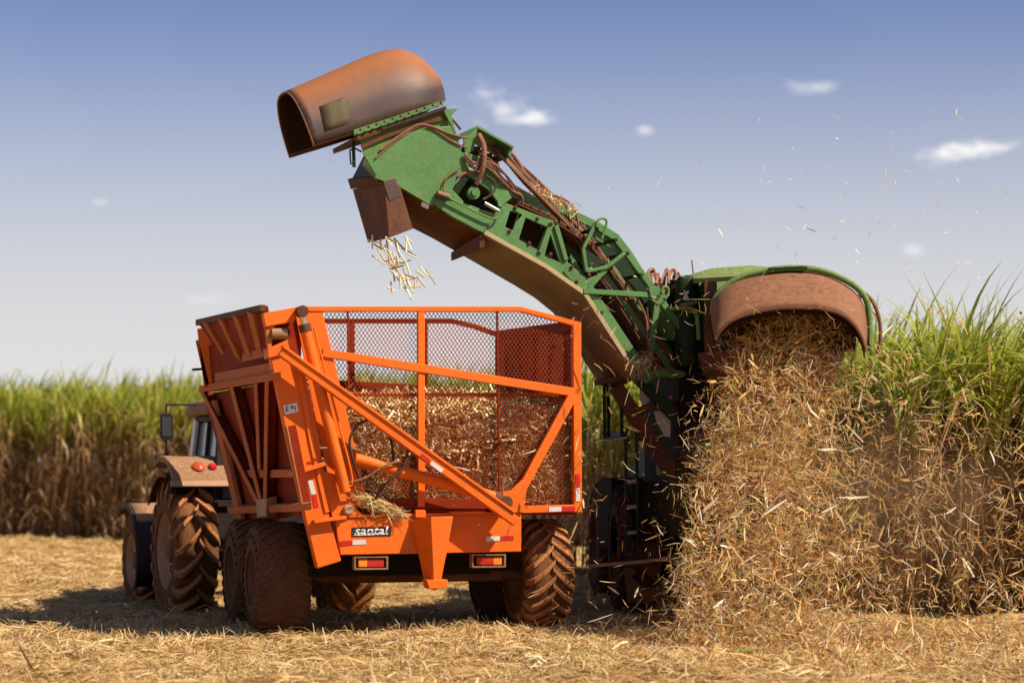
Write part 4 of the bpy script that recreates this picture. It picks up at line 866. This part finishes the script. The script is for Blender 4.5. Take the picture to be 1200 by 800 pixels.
# shoulder and deflector flap over the bin
EPf = lambda x, y, k=-1.0: EP(x, y, k)
MB().loft([EP(430, 178, -.08), EP(447, 200, -.02), EP(452, 213, -.02), EP(444, 214, -.02)], [EPf(427, 181), EPf(431, 186), EPf(432, 208), EPf(411, 212)]).build('shoulder', M['green_dark'], elev, .01)
flp = MB(); n0, n1, f0, f1 = EP(450, 213, .02), EP(455, 279, .10), EPf(413, 222), EPf(431, 284)
r0, r1 = EP(466, 209, .02), EP(484, 268, .10)
flp.prism([[n0, r0, r1, n1]], -EN*.02); flp.prism([[n0, n1, f1, f0]], V((.02, 0, 0)))
flap = flp.build('deflector_flap', M['rust_dark'], elev, .006)
MB().loft([EP(446, 207, .0), EP(453, 205, .0), EP(453, 214, .0), EP(447, 216, .0)], [EPf(407, 210), EPf(418, 207), EPf(419, 219), EPf(411, 222)]).build('hinge_tube', M['rust_dark'], flap, .006)
MB().plate(EP, [[(449, 212), (464, 208), (470, 230), (456, 236)]], .02, .055).build('hinge_plate', M['rust'], flap, .006)
pl2 = MB(); pl2.ptube(EP, [(416, 164), (414, 168), (415, 196)], .02, -.1, 0, 8); pl2.ptube(EP, [(410, 176), (411, 192), (415, 193)], .010, -.1, 0, 6); pl2.ptube(EP, [(410, 176), (416, 174), (424, 178)], .010, -.1, 0, 6)
pl2.build('latch_bracket', M['green_dark'], thead)
# valve box on top
vb = MB(); vb.loft([ED(543, 158, .02), ED(561, 146.5, .02), ED(604, 171.5, .02), ED(602, 174, .02), ED(561, 150.5, .02), ED(547, 160, .02)], [ED(543, 158, .62), ED(561, 146.5, .62), ED(604, 171.5, .62), ED(602, 174, .62), ED(561, 150.5, .62), ED(547, 160, .62)])
vb.prism([[ED(543, 158, .02), ED(561, 147, .02), ED(556, 176, .02), ED(546, 182, .02)]], -EN*.02)
vb.prism([[ED(600, 170, .05), ED(604, 172, .05), ED(600, 184, .05), ED(597, 182, .05)]], -EN*.55)
vb.build('valve_box', M['green'], elev, .006)
vv_ = MB()
for i in range(12):
    x, y = 556+i*3.4, 166+i*2.2; vv_.tube([ED(x, y, .2+.1*(i % 3)), ED(x+2, y+8, .15+.12*(i % 3))], .026, 8)
for i in range(5): vv_.box(ED(562+i*7, 168+i*4, .4), (EN, UP, HR), (.08, .05, .05))
vv_.build('valve_block', M['rust_dark'], elev)
# hoses running along the boom
def hose(pts, ks, r, mat='hose'):
    MB().ptube(EP, pts, r, ks, 6).build('hydraulic_hose', M[mat], elev)
hose([(561, 158), (567, 172), (566, 196), (558, 216)], [0, .1, .12, .06], .030)
for i in range(6):
    o_ = i*2.6; kk = [-.15-.08*i]*6; jit = lambda: rng.uniform(-2.5, 2.5)
    hose([(572+o_, 168+o_*.6+jit()), (590+o_, 186+jit()), (612+o_*1.2, 210+jit()+o_), (640+o_, 240+jit()), (660+o_, 262+jit()), (690+o_, 300+jit())], kk, .017+.005*(i % 2), 'hose' if i % 3 else 'rust_dark')
for i in range(4):
    o_ = i*4
    hose([(690+o_, 290+o_*.5), (712+o_, 320), (738+o_, 362+o_*.3), (770+o_, 412), (785+o_, 440)], [-.2-.05*i]*5, .014+.004*(i % 2), 'hose' if i % 2 else 'rust_dark')
hose([(640, 226), (662, 234), (674, 248), (678, 268), (674, 282)], -.25 if 0 else [-.3]*5, .014)
hose([(628, 222), (655, 232), (668, 250), (672, 276)], [-.3]*4, .012)
hose([(603, 226), (611, 230), (613, 240)], [0, 0, 0], .018, 'rust')
hose([(537, 208), (545, 203), (560, 202)], [.03]*3, .02)
for i in range(8):
    hose([(546+rng.uniform(-3, 3), 182+rng.uniform(-3, 6)), (556+rng.uniform(-4, 4), 196+rng.uniform(-5, 5)), (570+rng.uniform(-4, 6), 190+rng.uniform(-8, 8)), (588+rng.uniform(-4, 8), 208+rng.uniform(-6, 8)), (604+rng.uniform(-3, 8), 228+rng.uniform(-4, 6))], [.05, .08, .09, .05, -.05], rng.uniform(.007, .014), ('hose', 'rust_dark', 'hose_black')[i % 3])
hose([(570, 206), (580, 214), (578, 226), (566, 234)], [.06]*4, .012, 'hose_black')
hose([(528, 236), (520, 224), (524, 208), (540, 196)], [.06]*4, .010)
hose([(446, 176), (470, 158), (495, 146), (530, 158), (548, 162)], [.05]*5, .013)
hose([(440, 186), (468, 162), (497, 148), (530, 166), (548, 174)], [.04]*5, .011)
hose([(523, 134), (530, 140), (540, 152)], [-.1]*3, .014, 'rust_dark')
hose([(758, 360), (760, 390), (757, 425)], [.08]*3, .012, 'rust_dark')
hose([(748, 352), (757, 372), (760, 400), (770, 428), (790, 434)], [.1]*5, .012)
for i in range(13):
    o_ = i*1.5; kk = [-.12-.055*i]*5; jit = lambda: rng.uniform(-1.6, 1.6)
    hose([(585+o_, 182+o_*.3+jit()), (610+o_, 208+jit()), (640+o_, 238+jit()), (668+o_, 268+jit()), (700+o_*.7, 306+jit())], kk, rng.uniform(.008, .016), ('hose', 'hose_black', 'rust_dark', 'hose')[i % 4])
for i in range(7):
    o_ = i*5
    hose([(686+o_*.4, 300+o_*.2), (706+o_, 330+jit()), (735+o_, 375+jit()), (760+o_, 416), (775+o_, 436)], [-.06-.06*i]*5, rng.uniform(.008, .014), ('hose_black', 'hose', 'rust_dark')[i % 3])
rails = MB()
for a, b2, wd, k in (((592, 232), (700, 318), 5, -.45), ((668, 300), (752, 428), 5, -.14), ((700, 300), (806, 436), 4, -.5), ((640, 250), (690, 280), 5, -.5)): rails.pbar(EP, a, b2, wd, .05, k)
rails.build('inner_rail', M['green'], elev, .004)
MB().plate(EP, [[(560, 190), (600, 215), (655, 246), (722, 282), (769, 345), (800, 436), (770, 436), (700, 330), (640, 275), (575, 235)]], .02, -.93).build('far_casing', M['green_dark'], elev)
cr_ = MB()
for x, y in ((612, 250), (640, 264), (700, 268), (722, 281), (736, 297), (752, 322)): cr_.bar(EP(x, y, -.02), EP(x, y, -.02)-EN*.95, .035, .035)
cr_.build('cross_member', M['green_dark'], elev)
for x, y, k in ((597, 271, .0), (620, 285, .0), (645, 298, .0), (670, 313, .02), (676, 330, .02), (604, 243, .0), (630, 256, .0), (646, 262, .03), (772, 347, .065), (690, 322, .02), (735, 412, .0), (752, 434, .06), (705, 366, .0)):
    MB().lathe([(0, .022), (.012, .022), (.014, .016), (.024, .014), (.026, .001)], EP(x, y, k), EN, 8).build('bolt', M['rust_dark'], elev)
# straw caught on top of the boom
n_ = 300; s = rng.random(n_); pos = np.array([EP(x, y, -rng.uniform(.1, .7)) for x, y in zip(624+s*50+rng.normal(0, 3, n_), 220+s*28+rng.normal(0, 3, n_))])
v1, q1, i1 = strips(pos, rng.normal(size=(n_, 3)), rng.uniform(.05, .16, n_), rng.uniform(.005, .012, n_), rng.normal(0, .5, n_))
tag(np_mesh('boom_straw', v1, q1, M['straw'], rng.uniform(.3, 1, n_)[i1]), 'straw lodged among the hoses on top of the green elevator', 'straw', kind='stuff')
n_ = 110; s = rng.random(n_); pos = np.array([EP(x, y, rng.uniform(.02, .2)) for x, y in zip(738+s*26+rng.normal(0, 4, n_), 428+rng.normal(0, 8, n_))])
v1, q1, i1 = strips(pos, rng.normal(size=(n_, 3)), rng.uniform(.05, .22, n_), rng.uniform(.005, .011, n_), rng.normal(0, .5, n_))
tag(np_mesh('hinge_straw', v1, q1, M['straw'], rng.uniform(.4, 1, n_)[i1]), 'straw bunched at the foot of the green elevator', 'straw', kind='stuff')

# ------------------------------------------------------------------ falling billets under the discharge flap
bp0 = np.array([[440, 286], [446, 292], [452, 290], [458, 286], [450, 300], [444, 298], [456, 304], [463, 300], [468, 290], [461, 312], [455, 310], [466, 320], [472, 316], [476, 308], [470, 326], [480, 322], [486, 318], [491, 323], [484, 330], [478, 312], [464, 328], [474, 334], [448, 284], [462, 294], [470, 300], [474, 296], [481, 292], [466, 308], [452, 296], [459, 318], [488, 328], [495, 319], [500, 318], [482, 302], [477, 288], [464, 284]], float)
bp0 = np.concatenate([bp0, bp0[::2]+rng.uniform(-6, 6, bp0[::2].shape)])
for i, (x, y) in enumerate(bp0):
    p = P(x+random.uniform(-6, 6), 284+(y-284)*1.12+random.uniform(-5, 6), 23.3+random.uniform(-.45, .45)); an = random.uniform(.3, 1.6) if i % 3 else random.uniform(0, 3.1)
    d = V((math.cos(an), random.uniform(-.5, .5), -math.sin(an))).normalized(); ln_b = random.uniform(.10, .22)
    m_ = MB(); r_ = random.uniform(.0075, .011)
    m_.lathe([(-ln_b/2, .001), (-ln_b/2, r_), (-.01, r_*.94), (0, r_*1.12), (.01, r_*.94), (ln_b/2, r_), (ln_b/2, .001)], p, d, 8)
    o = m_.build('cane_billet', M['billet'])
    a_ = o.data.attributes.new('tint', 'FLOAT', 'POINT'); tv = random.choice((.3, .55, .75, .9, 1, 1)); a_.data.foreach_set('value', [tv]*len(o.data.vertices))
    o.data.transform(__import__('mathutils').Matrix.Translation(-p)); o.location = p
    tag(o, 'short pale cane billet falling from the brown discharge flap into the trailer', 'cane billet', 'cane billets falling from the elevator')

# ------------------------------------------------------------------ standing cane
def crop_line(px, far):      # the crop edges: straight lines in the field
    Y = FPX/(46.5+.007*px) if far == 1 else (25.9-.0012*(px-1000) if far == 2 else FPX/(44+.0424*px)); return np.array([(px-600)*Y/FPX, Y])
def leaves(base, az, th0, droop, ln, wd, seg, tint0, tint_tip):
    n = len(base); s = np.linspace(0, 1, seg+1); pts = np.zeros((n, seg+1, 3)); pts[:, 0] = base; dh = np.stack([np.cos(az), np.sin(az), 0*az], -1)
    for i in range(1, seg+1):
        th = th0-droop*((s[i]+s[i-1])/2)**1.4; pts[:, i] = pts[:, i-1]+(dh*np.cos(th)[:, None]+np.array([0, 0, 1])*np.sin(th)[:, None])*(ln/seg)[:, None]
    side = np.stack([-np.sin(az), np.cos(az), .25*np.sin(az*7)], -1); vs = np.zeros((n, seg+1, 2, 3))
    for i in range(seg+1):
        wk = wd*(.45+.55*min(1, s[i]*3))*(1-s[i]**2.2)+.002
        vs[:, i, 0] = pts[:, i]-side*(wk/2)[:, None]; vs[:, i, 1] = pts[:, i]+side*(wk/2)[:, None]
    q = (np.arange(n)*(seg+1)*2)[:, None, None]+(np.arange(seg)*2)[None, :, None]+np.array([0, 1, 3, 2])
    tn = tint0[:, None]+(tint_tip-tint0)[:, None]*s[None]
    return vs.reshape(-1, 3), q.reshape(-1, 4), np.repeat(tn[:, :, None], 2, 2).reshape(-1)
def crop(name, px0, px1, per_m, rows, label, hscale=1.0, lean=.25, droopk=1.0, far=False, stalk=2.35, leafk=1.0, lowg=.22):
    e0, e1 = crop_line(float(px0), far), crop_line(float(px1), far); d = e1-e0; ll = np.linalg.norm(d); d /= ll; nv = np.array([-d[1], d[0]]);
    if nv[1] < 0: nv = -nv
    Vs, Qs, Ts = [], [], []; off = 0
    def put(r):
        nonlocal off
        Vs.append(r[0]); Qs.append(r[1]+off); Ts.append(r[2]); off += len(r[0])
    n = int(ll*per_m*rows); u = rng.random(n)*ll; row = rng.integers(0, rows, n)
    xy = e0[None]+d[None]*u[:, None]+nv[None]*(row*.75+rng.normal(0, .16, n)+.1)[:, None]
    clump = .5+.5*np.sin(u*1.1+row*2)+.35*np.sin(u*2.9+1); H_ = (stalk+.25*clump+np.clip(rng.normal(0, .2, n), -.5, .28))*hscale
    z0 = ground_z(xy[:, 0], xy[:, 1]); b3 = np.concatenate([xy, z0[:, None]], 1)
    lean_v = np.stack([rng.normal(lean*.4, .16, n), rng.normal(0, .16, n), np.ones(n)], -1)
    # stalks
    mid = b3+lean_v*(H_/2)[:, None]; v, q, i = sticks(mid, lean_v, H_*np.linalg.norm(lean_v, axis=1), np.full(n, .014), 4); put((v, q, np.clip(rng.normal(.2, .08, n), .02, .4)[i]))
    front = row < 3
    # dead leaves
    for rep in range(15):
        k = np.where(front | (rng.random(n) < .6))[0]; f = rng.uniform(.06, 1.02, len(k)); base = b3[k]+lean_v[k]*(H_[k]*f)[:, None]
        tt_ = np.clip(rng.normal(.27, .11, len(k)), .0, .48)
        put(leaves(base, rng.uniform(0, 6.28, len(k)), rng.uniform(-.6, 1.1, len(k)), rng.uniform(1.0, 2.6, len(k)), rng.uniform(.35, .95, len(k)), rng.uniform(.02, .05, len(k)), 4, tt_, np.clip(tt_+.05, 0, .48)))
    # green leaves
    for rep in range(13):
        k = np.arange(n); f = .80+.26*rng.random(n)**.8; f = f-lowg*(rng.random(n) < .35); base = b3+lean_v*(H_*f)[:, None]
        az = np.where(rng.random(n) < .45, rng.normal(0, .8, n), rng.uniform(0, 6.28, n))
        tt_ = np.clip(rng.normal(.70, .10, n), .51, .95)
        put(leaves(base, az, rng.uniform(1.0, 1.5, n), rng.uniform(.2, 2.0, n)*droopk, rng.uniform(.8, 1.6, n)*leafk, rng.uniform(.030, .072, n), 6, tt_, np.clip(tt_+.14, .51, 1)))
    o = np_mesh(name, np.concatenate(Vs), np.concatenate(Qs), M['cane'], np.concatenate(Ts)); tag(o, label, 'sugarcane', kind='stuff'); return o
crop('sugarcane_stand', -160, 900, 13, 9, 'tall sugarcane standing behind the tractor, green tops over dry brown stalks', 1.0, far=1, stalk=2.95, leafk=.75, lowg=.08, droopk=.8)
crop('sugarcane_stand', 640, 1010, 11, 5, 'sugarcane seen in the gap between the trailer and the harvester ladder', 1.0, stalk=2.4)
crop('sugarcane_stand', 1030, 1440, 24, 6, 'nearer sugarcane standing right of the harvester behind the flying chaff', 1.0, stalk=2.2, leafk=1.12, lowg=.06, far=2, lean=.35, droopk=1.2)

# ------------------------------------------------------------------ straw on the ground
def litter(n, x0, x1, y0, y1, lmin, lmax, wmin, wmax, seg=2):
    x = rng.uniform(x0, x1, n); y = rng.uniform(y0, y1, n); z = ground_z(x, y)+rng.uniform(-.005, .045, n)*rng.random(n)
    d = rng.normal(size=(n, 3)); d[:, 2] *= .16; d[:, 0] *= 1.3
    up = rng.normal(0, .55, (n, 3)); up[:, 2] += 1; side = nrm(np.cross(nrm(d), up))
    pn = np.sin(x*2.1+np.sin(y*1.7)*1.3)+np.sin(y*2.9-x*1.1+2)+.7*np.sin(x*5.3+y*4.1); ok = pn+rng.normal(0, .8, n) > -1.15; x, y, z, d, side = x[ok], y[ok], z[ok], d[ok], side[ok]; n = len(x)
    v, q, i = strips(np.stack([x, y, z], -1), d, rng.uniform(lmin, lmax, n), rng.uniform(wmin, wmax, n), np.abs(rng.normal(.1, .45, n)), seg, side)
    patch = .5+.5*np.sin(x*1.7+y*.9)*np.sin(y*2.3-x*.6)
    return v, q, np.clip(rng.beta(2.2, 1.7, n)*(.75+.35*patch), 0, 1)[i]
parts = [litter(95000, -6.5, 6.5, 16.4, 24.5, .06, .42, .005, .014), litter(45000, -9, 4, 24, 36, .1, .5, .008, .02), litter(26000, -16, -1, 35, 58, .15, .6, .015, .04), litter(9000, -6.5, 6.5, 16.4, 23, .1, .5, .014, .03, 3)]
# tufts standing up a little in front of the wheels
tx = np.array([*rng.uniform(-6, 6, 700)]); ty = rng.uniform(17, 24.5, 700); kk = np.repeat(np.arange(700), 10); n_ = len(kk)
x = tx[kk]+rng.normal(0, .07, n_); y = ty[kk]+rng.normal(0, .07, n_); d = rng.normal(0, .55, (n_, 3)); d[:, 2] = rng.uniform(.2, 1, n_); ln_t = rng.uniform(.06, .22, n_)
v, q, i = strips(np.stack([x, y, ground_z(x, y)+ln_t*.3], -1), d, ln_t, rng.uniform(.005, .012, n_), rng.normal(0, .6, n_)); parts.append((v, q, rng.uniform(.3, 1, n_)[i]))
Vs, Qs, Ts = [], [], []; off = 0
for v, q, t_ in parts: Vs.append(v); Qs.append(q+off); Ts.append(t_); off += len(v)
tag(np_mesh('straw_litter', np.concatenate(Vs), np.concatenate(Qs), M['straw'], np.concatenate(Ts)), 'dry cane straw lying thick over the harvested ground', 'straw', kind='stuff')
tw_ = MB().tube([P(23, 757, 17.9)+V((0, 0, .0)), P(32, 772, 17.75), P(41, 788, 17.6)], [.008, .011, .013], 7); o = tw_.build('dry_twig', M['rust_dark'])
tag(o, 'thin dark twig leaning out of the straw at the lower left', 'twig')

# ------------------------------------------------------------------ chaff blown from the hood
def plume(n, core):
    m_c = 700 if core else 520                                  # blown in gusts: pieces travel in loose bunches
    f0 = rng.random(m_c)**(.85 if core else .75)
    u0 = np.clip(rng.normal(-.05, .46, m_c), -1.1, 1.5) if core else -.8+rng.exponential(1.9, m_c)
    k = rng.integers(0, m_c, n); loose = rng.random(n) < .35
    f = np.where(loose, rng.random(n)**.8, f0[k]+rng.normal(0, .025, n)); f = np.clip(np.abs(f), 0, 1)
    u = np.where(loose, (np.clip(rng.normal(-.05, .46, n), -1.1, 1.5) if core else -.8+rng.exponential(2.1, n)), u0[k]+rng.normal(0, .10, n))
    cxp = 925-40*f; half = 84+66*f
    px = cxp+u*half*.95; left = 850-48*np.minimum(1, f*2.2)
    px = np.where(px < left-20*np.abs(rng.normal(0, 1, n))-40*(rng.random(n) < .07), left+rng.exponential(24, n), px)
    top = np.where(px < 1012, 361+30*np.clip((px-930)/84, -1, 1)**2, 398+(px-1012)*.35-rng.exponential(22, n)*np.clip((px-1000)/60, 0, 1))
    py = top+(762-top)*f+rng.normal(0, 5, n)*(f > .05)
    Y = 22.75-2.2*f**1.1+rng.normal(0, .10+.5*f, n)
    return px, py, Y
pa, pb = plume(13500, True), plume(12000, False); px, py, Y = [np.concatenate(t_) for t_ in zip(pa, pb)]
# loose flecks over the sky, the elevator and the trailer
n2_ = 420; px = np.concatenate([px, rng.normal(1010, 120, 240), rng.uniform(660, 830, 300)]); py = np.concatenate([py, 120+250*rng.random(240)**.7, rng.uniform(300, 730, 300)]); Y = np.concatenate([Y, rng.uniform(21, 23, 240), rng.uniform(21.6, 23.4, 300)])
# settling pieces low over the ground in front
m3 = 5200; px = np.concatenate([px, rng.normal(1000, 150, m3)]); Y3 = rng.uniform(18.2, 21.6, m3); Y = np.concatenate([Y, Y3]); z3 = rng.exponential(.10, m3)*np.clip((Y3-17.8)/2.5, .15, 1.3); py = np.concatenate([py, HY+(CZ-z3)*FPX/Y3])
n_ = len(px); pos = np.stack([(px-600)*Y/FPX, Y, CZ-(py-HY)*Y/FPX], -1); gz_ = ground_z(pos[:, 0], pos[:, 1]); pos[:, 2] = np.maximum(pos[:, 2], gz_+.01+rng.random(n_)*.05)
big = rng.random(n_)
ln_c = np.where(big < .93, rng.uniform(.03, .19, n_), rng.uniform(.12, .32, n_)); wd_c = np.where(big < .88, rng.uniform(.004, .0105, n_), rng.uniform(.009, .030, n_))
nsk = (py < 350); ln_c = np.where(nsk, ln_c*.55, ln_c); wd_c = np.where(nsk, wd_c*.9, wd_c)
v, q, i = strips(pos, rng.normal(size=(n_, 3)), ln_c, wd_c, rng.normal(0, .3, n_)); tn = np.clip(rng.beta(1.5, 1.2, n_), 0, .925); tn = np.where(nsk | (rng.random(n_) < .03), rng.uniform(.85, .925, n_), tn); tn = np.where(rng.random(n_) < .05, rng.uniform(.945, 1, n_), tn)
tag(np_mesh('flying_chaff', v, q, M['chaff'], tn[i]), 'cloud of chopped leaf and straw blown out of the brown trash hood', 'chaff', kind='stuff')

# ------------------------------------------------------------------ fine dust hanging in the chaff
dm = bpy.data.materials.new('dust_in_air'); dm.use_nodes = True; dn = dm.node_tree.nodes; dn.remove(dn['Principled BSDF'])
pv = dn.new('ShaderNodeVolumePrincipled'); pv.inputs['Color'].default_value = (.80, .44, .20, 1); pv.inputs['Anisotropy'].default_value = .2
dl = dm.node_tree.links; dco = dn.new('ShaderNodeTexCoord'); dlen = dn.new('ShaderNodeVectorMath'); dlen.operation = 'LENGTH'
dmp = dn.new('ShaderNodeMapping'); dmp.inputs['Scale'].default_value = (1/2.4, 1/1.6, 1/1.8); dl.new(dco.outputs['Object'], dmp.inputs[0]); dl.new(dmp.outputs[0], dlen.inputs[0])
dfall = dn.new('ShaderNodeMapRange'); dfall.interpolation_type = 'SMOOTHERSTEP'; dl.new(dlen.outputs['Value'], dfall.inputs['Value']); dfall.inputs['From Min'].default_value = .98; dfall.inputs['From Max'].default_value = .1
dno = dn.new('ShaderNodeTexNoise'); dno.inputs['Scale'].default_value = 1.3; dno.inputs['Detail'].default_value = 3; dl.new(dco.outputs['Object'], dno.inputs['Vector'])
dnr = dn.new('ShaderNodeMapRange'); dl.new(dno.outputs['Fac'], dnr.inputs['Value']); dnr.inputs['From Min'].default_value = .38; dnr.inputs['From Max'].default_value = .68
dmu = dn.new('ShaderNodeMath'); dmu.operation = 'MULTIPLY'; dl.new(dfall.outputs[0], dmu.inputs[0]); dl.new(dnr.outputs[0], dmu.inputs[1])
dm2 = dn.new('ShaderNodeMath'); dm2.operation = 'MULTIPLY'; dl.new(dmu.outputs[0], dm2.inputs[0]); dm2.inputs[1].default_value = .42; dl.new(dm2.outputs[0], pv.inputs['Density'])
dm.node_tree.links.new(pv.outputs[0], dn['Material Output'].inputs['Volume'])
bm = bmesh.new(); bmesh.ops.create_icosphere(bm, subdivisions=3, radius=1); 
for v_ in bm.verts: v_.co = (v_.co.x*2.4, v_.co.y*1.6, v_.co.z*1.8)
me = bpy.data.meshes.new('dust_cloud'); bm.to_mesh(me); bm.free(); me.materials.append(dm)
o = bpy.data.objects.new('dust_cloud', me); COL.objects.link(o); o.location = (3.45, 21.6, 1.3)
tag(o, 'brown dust haze hanging around the chaff behind the harvester', 'dust', kind='stuff')
